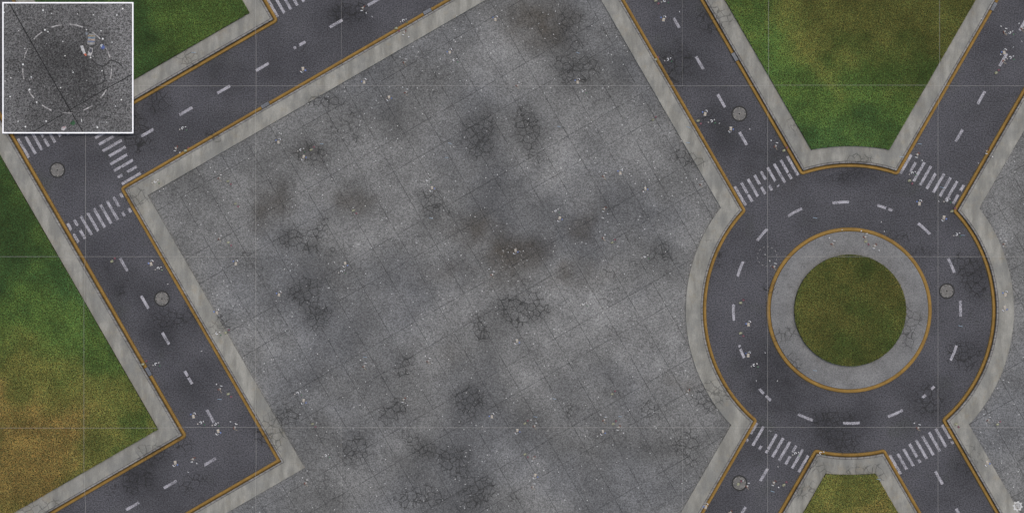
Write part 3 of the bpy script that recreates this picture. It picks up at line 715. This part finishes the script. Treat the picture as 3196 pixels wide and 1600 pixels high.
# ------------------------------------------------------------------ big framed panel over the corner, a picture overlay built as a board
def panel():
    zt = .60; x0, x1, y0, y1 = 8.2, 415.8, 8.2, 415.8
    ox, oy = float(WX((x0 + x1) / 2 + 5.6)), float(WY((y0 + y1) / 2 + 2.4))
    t = tag(empty('framed_panel', (ox, oy, zt)), 'large white framed panel with a close-up of dark pavement and litter', 'panel')
    h = (x1 - x0) / 2 * S; fw = 4.0 * S
    P = lambda zx, zy: ((zx / 3.0 - (x0 + x1) / 2) * S, ((y0 + y1) / 2 - zy / 3.0) * S)     # close-up detail coordinates
    white = flat('white_frame', (.93, .93, .92), .5, .3, .02, 3)
    bm = bmesh.new()
    for cx, cy, sx, sy in ((0, h - fw / 2, 2 * h, fw), (0, -h + fw / 2, 2 * h, fw), (h - fw / 2, 0, fw, 2 * h - 2 * fw), (-h + fw / 2, 0, fw, 2 * h - 2 * fw)):
        bmesh.ops.create_cube(bm, size=1, matrix=Matrix.Translation((cx, cy, .0)) @ Matrix.Diagonal((sx, sy, .05, 1)))
    bm_obj('frame', bm, white, t)
    s = NB('pavement_print', .7, .2)
    big = s.ramp(s.noise(.22, 3), .3, .7, .75, 1.2)
    ox_ = s.vadd(s.pos, (-ox, -oy, 0))
    dl = s.voro(.0001); cen = s.t.nodes.new('ShaderNodeVectorMath'); cen.operation = 'LENGTH'; s.t.links.new(s.vmul(s.vadd(ox_, (.9, .9, -zt)), (1, .9, 1)), cen.inputs[0])
    vig = s.ramp(cen.outputs['Value'], 1.5, 7.5, .62, 1.25)
    col = s.gain((.088, .087, .085), s.math('MULTIPLY', big, vig))
    g = s.math('ADD', s.noise(5.2, 4, .8), s.math('MULTIPLY', s.math('SUBTRACT', s.noise(19, 1), .5), .7))
    col = s.gain(col, s.ramp(g, .30, .72, .12, 2.1))
    sp = s.ramp(s.noise(6.5, 2, .7, vec=s.vadd(s.pos, (4, 9, 0))), .63, .72); col = s.mix(s.math('MULTIPLY', sp, .7), col, (.34, .34, .33))
    for sc, r, th in ((1.25, .1, .55), (2.6, .09, .5)):
        d = s.voro(sc, s.vmul(s.pos, (1, 1, 0))); rn = s.voro(sc, s.vmul(s.pos, (1, 1, 0)), out='Color'); sx = s.t.nodes.new('ShaderNodeSeparateXYZ'); s.t.links.new(rn, sx.inputs[0])
        col = s.mix(s.math('MULTIPLY', s.math('SUBTRACT', 1, s.ramp(d, r * .6, r)), s.ramp(sx.outputs[1], th, th + .2)), col, (.66, .66, .64))
    mt = s.color(col)
    bm = bmesh.new(); bmesh.ops.create_cube(bm, size=1, matrix=Matrix.Translation((0, 0, -.003)) @ Matrix.Diagonal((2 * h - 2 * fw, 2 * h - 2 * fw, .03, 1)))
    bd = bm_obj('print_board', bm, mt, t)
    zp = .0145
    def seg(name, lines, w, mat, z=zp, par=bd):
        vs, fs = [], []
        for pts in lines:
            pts = [np.array(P(*p)) for p in pts]; b = len(vs)
            for i, p in enumerate(pts):
                d = pts[min(i + 1, len(pts) - 1)] - pts[max(i - 1, 0)]; d /= np.linalg.norm(d); nn = np.array([-d[1], d[0]]) * w / 2
                vs += [(*(p - nn), z), (*(p + nn), z)]
            fs += [(b + 2 * i, b + 2 * i + 2, b + 2 * i + 3, b + 2 * i + 1) for i in range(len(pts) - 1)]
        return mesh_obj(name, vs, fs, mat, par)
    dk = flat('print_joint', (.014, .014, .014), .8, .1)
    seg('printed_joint', [[(90, 37), (655, 1028), (777, 1235)]], .085, dk, zp)
    seg('printed_joint', [[(305, 1235), (655, 1028), (1000, 828), (1236, 697)]], .07, dk, zp + .001)
    crk = flat('print_crack', (.045, .045, .044), .9, .1)
    seg('printed_crack', [[(1025, 565), (1060, 570), (1110, 590), (1140, 620)], [(1025, 565), (1000, 605), (960, 625), (970, 700), (985, 740)], [(860, 560), (900, 600), (960, 625)], [(985, 740), (960, 775), (850, 820), (740, 965)]], .12, crk, zp + .0004)
    arcs = [[(482, 258), (530, 243), (580, 236)], [(652, 230), (710, 237), (774, 256)], [(864, 302), (900, 330), (936, 366)], [(990, 450), (1012, 490), (1027, 543)], [(1043, 645), (1042, 690), (1030, 742)], [(993, 840), (970, 880), (940, 915)],
            [(865, 988), (825, 1010), (778, 1032)], [(677, 1057), (630, 1056), (583, 1055)], [(483, 1033), (440, 1010), (393, 983)], [(320, 918), (290, 880), (267, 838)], [(226, 742), (216, 690), (215, 640)], [(230, 545), (242, 500), (262, 458)], [(318, 370), (350, 335), (393, 303)]]
    ck = flat('print_chalk', (.30, .29, .28), .9, .1, .55, 4)
    for a_ in arcs: seg('printed_dash', [a_], .11, ck, zp + .002)
    def blob(name, pts, colr, z, sc=6, var=.3):
        q = [P(*p) for p in pts]; return mesh_obj(name, [(*p, z) for p in q][::-1], [list(range(len(q)))], flat(name + '_ink', colr, .6, .2, var, sc), bd)
    bag = blob('printed_bag', [(832, 318), (888, 325), (892, 340), (884, 420), (850, 424), (816, 415), (820, 380), (828, 345)], (.20, .205, .20), zp + .003)
    for yy, cc in ((338, (.26, .20, .11)), (356, (.10, .16, .22)), (374, (.30, .21, .16)), (392, (.12, .15, .24)), (406, (.25, .24, .22))):
        m_ = mesh_obj('printed_stripe', [(*P(825, yy - 6), zp + .0042), (*P(887, yy - 4), zp + .0042), (*P(885, yy + 7), zp + .0042), (*P(823, yy + 5), zp + .0042)][::-1], [(0, 1, 2, 3)], flat('stripe_ink', cc, .6, .2, .5, 5), bag)
    blob('printed_bottle', [(752, 432), (776, 428), (802, 500), (795, 512), (785, 510), (762, 470)], (.42, .42, .41), zp + .003)
    blob('printed_cap', [(784, 508), (803, 500), (812, 520), (800, 526)], (.50, .14, .08), zp + .0045)
    blob('printed_cup', [(842, 446), (866, 452), (870, 480), (850, 528), (818, 518), (828, 480)], (.36, .35, .34), zp + .003)
    blob('printed_lid', [(838, 455), (862, 458), (862, 486), (848, 500), (832, 486)], (.07, .07, .08), zp + .0045)
    blob('printed_wrapper', [(940, 420), (962, 416), (984, 448), (964, 468), (942, 452)], (.07, .10, .24), zp + .003)
    blob('printed_wrapper', [(936, 428), (950, 414), (962, 418), (950, 446)], (.38, .40, .42), zp + .0045)
    blob('printed_can', [(576, 1190), (612, 1178), (624, 1196), (600, 1220), (576, 1218)], (.36, .34, .34), zp + .003)
    blob('printed_label', [(588, 1190), (612, 1180), (614, 1188), (592, 1196)], (.32, .16, .15), zp + .0045)
    blob('printed_shard', [(656, 1150), (690, 1125), (708, 1150), (690, 1170), (664, 1166)], (.03, .09, .04), zp + .003, 4, .6)
    blob('printed_shard', [(798, 306), (818, 302), (822, 324), (804, 330)], (.18, .20, .22), zp + .003)
    peb = [(404, 101, 10), (421, 283, 10), (217, 604, 10), (961, 366, 10), (1147, 86, 8), (1134, 933, 8), (240, 1185, 9), (345, 957, 8), (97, 904, 8), (911, 1190, 10), (294, 722, 7), (280, 838, 9), (433, 1133, 8), (1092, 145, 7), (848, 541, 8), (484, 131, 6), (1048, 398, 6), (684, 678, 6), (609, 524, 6), (103, 730, 6), (42, 120, 7), (176, 291, 5), (764, 1118, 6), (1079, 993, 6), (808, 282, 6), (945, 292, 7), (726, 135, 5), (876, 143, 6), (954, 663, 7)]
    pm = flat('pebble_ink', (.72, .72, .70), .8, .1, .1)
    for x, y, r in peb:
        c = P(x, y); mesh_obj('printed_pebble', [(c[0] + r * .9 / 3 * S * math.cos(a) * random.uniform(.8, 1.1), c[1] + r * .9 / 3 * S * math.sin(a) * random.uniform(.8, 1.1), zp + .0008) for a in np.linspace(0, 2 * math.pi, 9)[:-1]], [list(range(8))], pm, bd)
panel()
# ------------------------------------------------------------------ litter: one of each kind, then copies
LT = dict(white=flat('dirty_white_paper', (.62, .62, .61), .8, .2, .2, 14), pale=flat('pale_paper', (.44, .425, .40), .85, .15, .3, 12), rust=flat('rusty_can', (.13, .045, .03), .55, .4, .5, 14),
          tan=flat('tan_card', (.34, .29, .21), .85, .15, .35, 12), blue=flat('blue_wrapper', (.16, .22, .42), .5, .4, .5, 12), lime=flat('yellow_green_paper', (.33, .335, .235), .8, .2, .5, 12),
          straw=flat('blue_plastic', (.30, .42, .52), .4, .4, .15, 9), glass=flat('green_glass', (.05, .14, .07), .25, .6, .5, 10), plastic=flat('cloudy_plastic', (.64, .65, .65), .35, .5, .12, 9),
          red=flat('red_plastic', (.42, .10, .06), .5, .4, .2, 9), dark=flat('dark_print', (.06, .06, .07), .6, .3, .3, 9), pink=flat('maroon_paper', (.20, .09, .11), .8, .2, .5, 14))
def m_bag():
    s = NB('snack_bag_print', .5, .4); tc = s.t.nodes.new('ShaderNodeTexCoord').outputs['Object']
    sx = s.t.nodes.new('ShaderNodeSeparateXYZ'); s.t.links.new(tc, sx.inputs[0]); y = s.math('ADD', sx.outputs[1], s.math('MULTIPLY', s.noise(14, 2, vec=tc), .03))
    st = s.ramp(s.math('SINE', s.math('MULTIPLY', y, 70)), -.2, .4); st2 = s.ramp(s.math('SINE', s.math('MULTIPLY', y, 33)), .2, .7)
    c = s.mix(st, (.44, .42, .36), (.42, .30, .16)); c = s.mix(s.math('MULTIPLY', st2, .7), c, (.22, .27, .34)); return s.color(c)
LT['bag'] = m_bag()
def crumple(name, w, h, mat, amp, nx=6, ny=6, seed=1, fold=0.0, parent=None):
    """a thin crumpled sheet with real thickness"""
    r = random.Random(seed); bm = bmesh.new(); vs = []
    for i in range(nx + 1):
        for j in range(ny + 1):
            u, v_ = i / nx - .5, j / ny - .5
            z = amp * (.15 + r.random() * .85) + fold * abs(u + .3 * v_) * w
            e = 1 - .25 * r.random() * (abs(u) > .45 or abs(v_) > .45)
            vs.append(bm.verts.new((u * w * e + r.uniform(-.25, .25) * w / nx, v_ * h * e + r.uniform(-.25, .25) * h / ny, z)))
    for i in range(nx):
        for j in range(ny): bm.faces.new((vs[i * (ny + 1) + j], vs[(i + 1) * (ny + 1) + j], vs[(i + 1) * (ny + 1) + j + 1], vs[i * (ny + 1) + j + 1]))
    ret = bmesh.ops.extrude_face_region(bm, geom=bm.faces[:]); bmesh.ops.translate(bm, vec=(0, 0, -.005), verts=[g for g in ret['geom'] if isinstance(g, bmesh.types.BMVert)])
    bmesh.ops.recalc_face_normals(bm, faces=bm.faces[:])
    return bm_obj(name, bm, mat, parent)
def lathe_x(bm, prof, n=12, ang=2 * math.pi, zc=0.0, squash=1.0):
    """turn a profile (x, r) about the x axis"""
    full = abs(ang - 2 * math.pi) < 1e-6; m = n if full else n + 1; rows = []
    for x, r in prof:
        rows.append([bm.verts.new((x, r * math.cos(ang * k / n), zc + squash * r * math.sin(ang * k / n))) for k in range(m)])
    for a, b in zip(rows, rows[1:]):
        for k in range(n): bm.faces.new((a[k], a[(k + 1) % m], b[(k + 1) % m], b[k]))
    return rows
def mk_bag():
    bm = bmesh.new(); r = random.Random(4); nx, ny = 7, 9; top, bot = [], []
    for i in range(nx + 1):
        for j in range(ny + 1):
            u, v_ = i / nx * 2 - 1, j / ny * 2 - 1
            b = max(0, (1 - u * u)) ** .5 * max(0, 1 - (abs(v_) / .86) ** 3) if abs(v_) < .86 else 0
            x = u * .115 * (1 - .05 * (1 - abs(v_))) + r.uniform(-.004, .004); y = v_ * .155 + r.uniform(-.004, .004)
            top.append(bm.verts.new((x, y, .02 + .045 * b + r.uniform(0, .010)))); bot.append(bm.verts.new((x, y, .004)))
    for i in range(nx):
        for j in range(ny):
            a, b, c, d = i * (ny + 1) + j, (i + 1) * (ny + 1) + j, (i + 1) * (ny + 1) + j + 1, i * (ny + 1) + j + 1
            bm.faces.new((top[a], top[b], top[c], top[d])); bm.faces.new((bot[d], bot[c], bot[b], bot[a]))
    bmesh.ops.holes_fill(bm, edges=[e for e in bm.edges if e.is_boundary], sides=4)
    return bm_obj('snack_bag', bm, LT['bag'])
def mk_bottle():
    t = empty('plastic_bottle'); bm = bmesh.new()
    lathe_x(bm, [(-.135, .001), (-.135, .034), (-.125, .040), (-.06, .040), (-.05, .036), (-.02, .036), (-.01, .040), (.05, .039), (.085, .022), (.10, .015), (.112, .015), (.112, .001)], 14, zc=.040)
    bm_obj('body', bm, LT['plastic'], t, True); bm = bmesh.new(); lathe_x(bm, [(.104, .0175), (.135, .0175), (.136, .001)], 12, zc=.040); bm_obj('cap', bm, LT['red'], t, True); return t
def mk_cup():
    t = empty('drink_cup'); bm = bmesh.new()
    lathe_x(bm, [(-.09, .001), (-.09, .034), (.075, .047), (.078, .051), (.084, .050), (.078, .045), (-.085, .031), (-.085, .001)], 14, zc=.050); bm_obj('body', bm, LT['white'], t, True)
    bm = bmesh.new(); lathe_x(bm, [(-.03, .0395), (.03, .0445)], 14, zc=.050); bm_obj('sleeve', bm, LT['dark'], t, True); return t
def mk_can():
    bm = bmesh.new(); r = random.Random(3); rows = lathe_x(bm, [(-.085, .001), (-.085, .032), (-.075, .040), (-.04, .038), (0, .026), (.035, .037), (.07, .040), (.08, .032), (.08, .001)], 12, zc=.034, squash=.8)
    for row in rows[1:-1]:
        for v_ in row: v_.co += Vector((r.uniform(-.008, .008), r.uniform(-.008, .008), r.uniform(-.004, .008)))
    return bm_obj('crushed_can', bm, LT['rust'])
def mk_tube():
    bm = bmesh.new(); lathe_x(bm, [(-.10, .026), (.10, .026), (.102, .034), (-.102, .034), (-.10, .026)], 10, zc=.034); return bm_obj('paper_tube', bm, LT['white'], smooth=True)
def mk_foam():
    bm = bmesh.new(); lathe_x(bm, [(-.06, .001), (-.06, .030), (.055, .045), (.055, .038), (-.05, .022), (-.05, .001)], 10, zc=.046); return bm_obj('foam_cup', bm, LT['white'], smooth=True)
def mk_ring():
    bm = bmesh.new(); rows = []
    for k in range(15):
        a = math.radians(20 + 250 * k / 14); c = Vector((.085 * math.cos(a), .085 * math.sin(a), .03))
        rows.append([bm.verts.new(c + Vector((math.cos(a) * q, math.sin(a) * q, z))) for q, z in ((-.028, -.03), (.028, -.03), (.032, .0), (.018, .022), (-.02, .018))])
    for a, b in zip(rows, rows[1:]):
        for k in range(5): bm.faces.new((a[k], a[(k + 1) % 5], b[(k + 1) % 5], b[k]))
    bm.faces.new(rows[0]); bm.faces.new(rows[-1][::-1]); bmesh.ops.recalc_face_normals(bm, faces=bm.faces[:]); return bm_obj('torn_cup_rim', bm, LT['white'])
def mk_shard():
    bm = bmesh.new(); p = [(-.07, -.03), (.02, -.055), (.085, -.01), (.03, .05), (-.04, .045)]
    lo = [bm.verts.new((x, y, .001)) for x, y in p]; hi = [bm.verts.new((x * .85, y * .85, .03 + .02 * (i % 2))) for i, (x, y) in enumerate(p)]
    bm.faces.new(hi); bm.faces.new(lo[::-1])
    for k in range(5): bm.faces.new((lo[k], lo[(k + 1) % 5], hi[(k + 1) % 5], hi[k]))
    return bm_obj('glass_shard', bm, LT['glass'])
def mk_stick():
    bm = bmesh.new(); bmesh.ops.create_cube(bm, size=1, matrix=Matrix.Translation((0, 0, .012)) @ Matrix.Diagonal((.30, .026, .022, 1))); bmesh.ops.subdivide_edges(bm, edges=[e for e in bm.edges if abs(e.verts[0].co.x - e.verts[1].co.x) > .1], cuts=3)
    r = random.Random(8)
    for v_ in bm.verts: v_.co += Vector((r.uniform(-.01, .01), .018 * math.sin(v_.co.x * 9) + r.uniform(-.005, .005), r.uniform(0, .006)))
    return bm_obj('card_strip', bm, LT['tan'])
def mk_straw():
    bm = bmesh.new(); lathe_x(bm, [(-.17, .010), (.12, .010), (.17, .014), (.17, .020), (.12, .018), (-.17, .018), (-.17, .010)], 8, zc=.020); return bm_obj('drinking_straw', bm, LT['straw'], smooth=True)
PROTO = dict(snack_bag=mk_bag(), plastic_bottle=mk_bottle(), drink_cup=mk_cup(), wrapper=crumple('wrapper', .15, .13, LT['blue'], .05, seed=5), crushed_can=mk_can(), paper_scrap=crumple('paper_scrap', .16, .14, LT['pale'], .06, seed=9, fold=.3),
             paper_tube=mk_tube(), foam_cup=mk_foam(), torn_cup_rim=mk_ring(), glass_shard=mk_shard(), card_strip=mk_stick(), crumpled_paper=crumple('crumpled_paper', .29, .20, LT['lime'], .13, 8, 6, 12, .25), drinking_straw=mk_straw(),
             maroon_packet=crumple('maroon_packet', .20, .17, LT['pink'], .07, seed=21, fold=.2))
LOOK = dict(snack_bag=('flattened tan snack bag', 'bag'), plastic_bottle=('clear bottle with red cap', 'bottle'), drink_cup=('white drink cup', 'cup'), wrapper=('small blue wrapper', 'wrapper'), crushed_can=('crushed rusty can', 'can'),
            paper_scrap=('pale paper scrap', 'paper scrap'), paper_tube=('white paper tube', 'tube'), foam_cup=('short white foam cup', 'cup'), torn_cup_rim=('C-shaped white cup rim', 'cup rim'), glass_shard=('green glass shard', 'shard'),
            card_strip=('tan card strip', 'card strip'), crumpled_paper=('crumpled yellowish paper', 'paper'), drinking_straw=('pale blue straw', 'straw'), maroon_packet=('crumpled maroon packet', 'packet'))
SET_A = [(1138, 253), (1404.7, 160), (871, 440), (1803.4, 253), (1936.7, 536.4), (2201.5, 351.6), (472.6, 818.6), (679, 970.5), (604.7, 1294), (738, 818), (872.6, 914.7), (1536, 1294), (2336.7, 1007.8), (2336, 1104), (2202.8, 1575), (2870.4, 631),
         (3135, 160), (3135, 914.7), (1547, 58), (2072, 57.5)]
SET_B = [(1213.6, 309), (1347.6, 591), (947.6, 494), (2012.4, 593.5), (1745.7, 685), (1608, 786), (2280, 406), (680, 1349), (947.6, 1252.7), (1612.4, 1066.7), (1613.6, 1345.7), (1880, 1349), (1669.5, 1485), (3077, 1445), (546, 1447), (944.6, 220), (2945, 683), (1077, 826), (3131, 963)]
HEAP = [(552, 459), (685, 558), (685, 747), (1265, 99), (1262, 198), (1266, 291.5), (1135, 22), (1613.6, 270), (1883.4, 552), (1888, 648), (1882, 744), (2186, 578), (2865.5, 479), (3132, 192), (3134, 102), (3082.5, 468), (3131, 763), (2595.7, 763), (2731, 763), (2697, 741),
        (685, 1215.5), (605, 1428), (732, 1335), (1136, 1144), (1263, 1241.6), (1535, 859), (954, 1507), (2149, 1215.5), (1667, 1330), (1883.4, 1311.6), (1933, 1328), (1662, 1519), (2330.5, 1518), (2282, 1594), (3081, 1311.6), (2864, 1336), (2417.7, 1501), (2414.6, 834), (1336, 1128), (1667, 1424), (2419, 458), (3189, 92)]
YEL = [(580, 471), (713, 566), (736, 635.6), (714, 756.6), (1104, 657), (972, 468), (1237, 90), (1910, 756.6), (2045, 188), (2178, 377), (2037, 375), (2837.5, 564), (2700, 753.5), (448, 1135), (707, 1037.5), (713, 1228), (976.7, 1321), (2311, 944.5), (2311, 1038.8),
       (1638.4, 1319.7), (1638.4, 1415), (1910, 1228), (1913, 1321), (2304, 1509), (3110.4, 1322.8), (2979, 1321), (2445.6, 1512), (2970, 659), (3108, 228), (2446, 470), (2046, 3), (350, 815)]
RIM = [(487, 567), (570.5, 400), (939.5, 468), (1333, 563), (1417, 189), (1817, 285), (2083.7, 186), (1733, 657), (2074, 3), (2220, 378), (486.8, 1135), (679, 1038.8), (626.4, 1318), (1066.7, 846.5), (930, 1225), (1017, 1419), (1820, 947.6), (2353.5, 1138), (2482.8, 1414), (3151, 102), (3152.6, 180),
       (494, 837), (672, 1322), (2955, 625), (2985, 731), (1259, 65), (2012, 800), (2847, 540), (2560, 1412)]
TUBE = [(524, 886), (629, 1094.6), (2121, 37.5), (1161.5, 52.7), (1161.5, 338), (1296, 338), (1540, 722), (1349, 680), (1856, 508.5), (1989, 508.5), (1969, 549), (1960, 1282), (2360, 1187.6), (588, 1472), (2388, 794), (2426, 1188), (2388, 1100), (2760, 722), (2627, 717), (2750, 693), (3162, 148), (3189, 130), (3053, 509), (2930, 628), (1563, 722),
        (806, 745), (735, 1320), (1426, 52), (2245, 385), (2340, 403), (2428, 1455), (1620, 470), (3060, 60)]
STRAW = [(606.5, 165.6), (1803, 166), (1744, 395.7), (1404.6, 448), (1394, 492), (1004.7, 449.6), (685, 1245), (1140, 1113), (1935, 1298), (1671, 1299), (2997.5, 1017), (2870, 449), (2811, 490), (2738, 1492), (1346, 681), (2411, 1532), (3005, 734), (1730, 1243), (2544, 680), (2940, 585), (2147, 398), (2542, 1155), (2145, 446)]
items = []                     # kind, x, y, heading, scale
rr = random.Random(5)
def put(kind, x, y, a=None, s=1.0): items.append((kind, x, y, rr.uniform(0, 2 * math.pi) if a is None else a, s))
for lst, sg in ((SET_A, 1), (SET_B, -1)):
    for x, y in lst:
        put('snack_bag', x - 1 * sg, y + 5 * sg, rr.uniform(-.25, .25) + (0 if sg > 0 else math.pi), .95); put('plastic_bottle', x + 5 * sg, y - 4.5 * sg, math.radians(-55) + (math.pi if sg < 0 else 0) + rr.uniform(-.2, .2), .85)
        put('drink_cup', x - 1 * sg, y - 5.5 * sg, math.radians(60) + rr.uniform(-.3, .3), .75); put('wrapper', x - 8.5 * sg, y + rr.uniform(-3, 3))
for i, (x, y) in enumerate(HEAP):
    sg = 1 if i % 3 else -1
    put('crushed_can', x - 2 * sg, y - 1, None, 1.15); put('paper_scrap', x + 2 * sg, y - 3 * sg, None, 1.05); put('card_strip', x + 4 * sg, y + 5, math.radians(-50) + rr.uniform(-.4, .4)); put('paper_tube', x + 6 * sg, y - 12 * sg, rr.uniform(-.25, .1), .95)
    put('foam_cup', x + rr.uniform(-13, -8) * sg, y - 19 * sg + rr.uniform(-3, 3))
for x, y in YEL: put('crumpled_paper', x, y, rr.uniform(.1, .6)); put('maroon_packet', x + 9, y + rr.choice((-9, 9)))
for x, y in RIM:
    put('torn_cup_rim', x, y); put('foam_cup', x + 9, y - 4, None, .9); put('glass_shard', x + 12, y + 6); put('paper_scrap', x - 9, y + 4, None, .7)
for x, y in TUBE: put('paper_tube', x, y, None, .62)
for x, y in STRAW: put('drinking_straw', x, y, rr.uniform(-.35, .05))
# where each thing lies, told by what stands near it
LAND = [("junction manhole", 179, 531), ("west road manhole", 505, 931), ("north entry manhole", 2308, 355), ("roundabout manhole", 2955, 908), ("southwest manhole", 2308, 1505), ("plaza's northwest tip", 375, 586), ("plaza's southwest tip", 864, 1434),
        ("west lawn tip", 582, 1357), ("north lawn's west tip", 2503, 540), ("north lawn's east tip", 2798, 540), ("plaza's upper tip", 2325, 655), ("plaza's lower tip", 2358, 1310), ("upper eastern tip", 2975, 656),
        ("lower eastern tip", 2943, 1310), ("south lawn's west tip", 2546, 1403), ("south lawn's east tip", 2757, 1403), ("north kerb's western drain", 829, 328), ("north kerb's eastern drain", 1334, 37), ("north lawn's drain", 2293, 179), ("west lawn's drain", 464, 1158),
        ("northeast drain", 3100, 22), ("west zebra crossing", 293, 650), ("northwest entry zebra", 2405, 570), ("northeast entry zebra", 2905, 570), ("southwest exit zebra", 2425, 1405), ("southeast exit zebra", 2880, 1395), ("framed panel", 416, 380), ("big brown stain", 1585, 806), ("upper brown stain", 1665, 95),
        ("chalk circle on the plaza", 1598, 802), ("chalk circle on the roundabout", 2395, 800), ("gear emblem", 3173, 1577), ("island lawn's north rim", 2650, 794), ("island lawn", 2650, 968), ("corner lawn tip", 858, 62), ("north lawn", 2640, 230), ("south lawn", 2650, 1550),
        ("plaza's cracked southern patch", 1415, 1415), ("plaza's cracked centre patch", 1640, 950), ("plaza's cracked northern patch", 1805, 205), ("plaza's cracked western patch", 935, 760), ("plaza's cracked middle patch", 1360, 640), ("cracked road patch", 430, 430), ("plaza slabs' northwest corner", 464, 610), ("plaza slabs' southwest corner", 951, 1457),
        ("plaza's southern cord", 1600, 1332), ("plaza's northern cord", 1300, 268), ("plaza's western cord", 799, 1000), ("roundabout's western kerb", 2204, 968), ("roundabout's eastern kerb", 3096, 968)]
DIRS = ['east', 'northeast', 'north', 'northwest', 'west', 'southwest', 'south', 'southeast']
def rel(x, y, L):
    dx, dy = x - L[1], L[2] - y; d = math.hypot(dx, dy)
    if d < 22: return 'by', ''
    k = DIRS[int(round(math.degrees(math.atan2(dy, dx)) / 45)) % 8]
    return ('just' if d < 75 else 'a little' if d < 150 else 'some way' if d < 300 else 'well' if d < 520 else 'far'), k
def phrase(r, L): return f"by the {L[0]}" if r[0] == 'by' else f"{r[0]} {r[1]} of the {L[0]}"
by_kind = {}
for it in items: by_kind.setdefault(it[0], []).append(it)
xs = np.array([i[1] for i in items]); ys = np.array([i[2] for i in items]); ZS, SF = surface_many(xs, ys)
REL = {id(it): [rel(it[1], it[2], L) for L in LAND] for it in items}
def wc(t): return len(re.findall(r"[A-Za-z0-9][A-Za-z0-9'-]*", t))
def place_words(it, surf, room):
    """the shortest place phrase that is true of this thing and of no other of its kind"""
    mates = [o for o in by_kind[it[0]] if o is not it]; R = REL[id(it)]
    order = sorted(range(len(LAND)), key=lambda k: math.hypot(it[1] - LAND[k][1], it[2] - LAND[k][2]))
    for k in order[:9]:
        if not any(REL[id(o)][k] == R[k] for o in mates) and wc(phrase(R[k], LAND[k])) <= room: return phrase(R[k], LAND[k])
    for a in range(8):
        for b in range(a + 1, 18):
            k, j = order[a], order[b]
            t = f"{phrase(R[k], LAND[k])}, {R[j][1] or 'near'} of the {LAND[j][0]}".replace('near of', 'near')
            if wc(t) <= room and not any(REL[id(o)][k] == R[k] and REL[id(o)][j] == R[j] for o in mates): return t
    return None
seen = {}; first = set()
def dup_litter(p):
    o = p.copy(); C.objects.link(o)
    for ch in p.children:
        c = ch.copy(); C.objects.link(c); c.parent = o
    return o
n_lab = 0
for it, z, sf in zip(items, ZS, SF):
    kind, x, y, a, s_ = it
    if not (-3 < x < 3199 and -3 < y < 1603) or (x < 418 and y < 418): continue
    o = PROTO[kind] if kind not in first else dup_litter(PROTO[kind]); first.add(kind)
    o.location = (float(WX(x)), float(WY(y)), float(z) + .003); o.rotation_euler = (0, 0, a); o.scale = (s_ * (1.02 if 'slabs' in sf else 1.2),) * 3
    look, cat = LOOK[kind]; pw = place_words(it, sf, 16 - wc(look)); lab = f"{look} on {'the ' if sf != 'asphalt' else ''}{sf}, {pw}" if pw else f"{look} strewn on {'the ' if sf != 'asphalt' else ''}{sf}"
    if wc(lab) > 16: lab = f"{look} {pw}"
    if lab in seen: n_lab += 1
    seen[lab] = 1
    tag(o, lab, cat, {'snack_bag': 'snack bags', 'drink_cup': 'drink cups', 'foam_cup': 'foam cups'}.get(kind, kind.replace('_', ' ') + 's') + ' littering the place')

# ------------------------------------------------------------------ light, sky, camera
sc = bpy.context.scene
w = bpy.data.worlds.new('World'); sc.world = w; w.use_nodes = True
nt = w.node_tree; sky = nt.nodes.new('ShaderNodeTexSky'); sky.sky_type = 'NISHITA'; sky.sun_disc = False
SUN_EL, SUN_AZ = math.radians(74), math.radians(25)
sky.sun_elevation = SUN_EL; sky.sun_rotation = SUN_AZ; sky.air_density = 1.0; sky.dust_density = 4.0; sky.ozone_density = .6
nt.links.new(sky.outputs[0], nt.nodes['Background'].inputs['Color']); nt.nodes['Background'].inputs['Strength'].default_value = .15
sl = bpy.data.lights.new('sun', 'SUN'); sl.energy = 1.0; sl.angle = math.radians(25); sl.color = (1, .965, .84)
so = bpy.data.objects.new('sun', sl); C.objects.link(so); so.location = (0, 0, 60)
dv = Vector((math.sin(SUN_AZ) * math.cos(SUN_EL), math.cos(SUN_AZ) * math.cos(SUN_EL), math.sin(SUN_EL)))
so.rotation_euler = (-dv).to_track_quat('-Z', 'Y').to_euler()
cam = bpy.data.cameras.new('camera'); co = bpy.data.objects.new('camera', cam); C.objects.link(co)
H = 150.0; cam.sensor_width = 36.0; cam.lens = 36.0 * H / (3196 * S); cam.clip_end = 1000; co.location = (0, 0, H)
sc.camera = co
sc.view_settings.view_transform = 'Standard'; sc.view_settings.look = 'None'; sc.view_settings.exposure = 0.0; sc.view_settings.gamma = 1.0
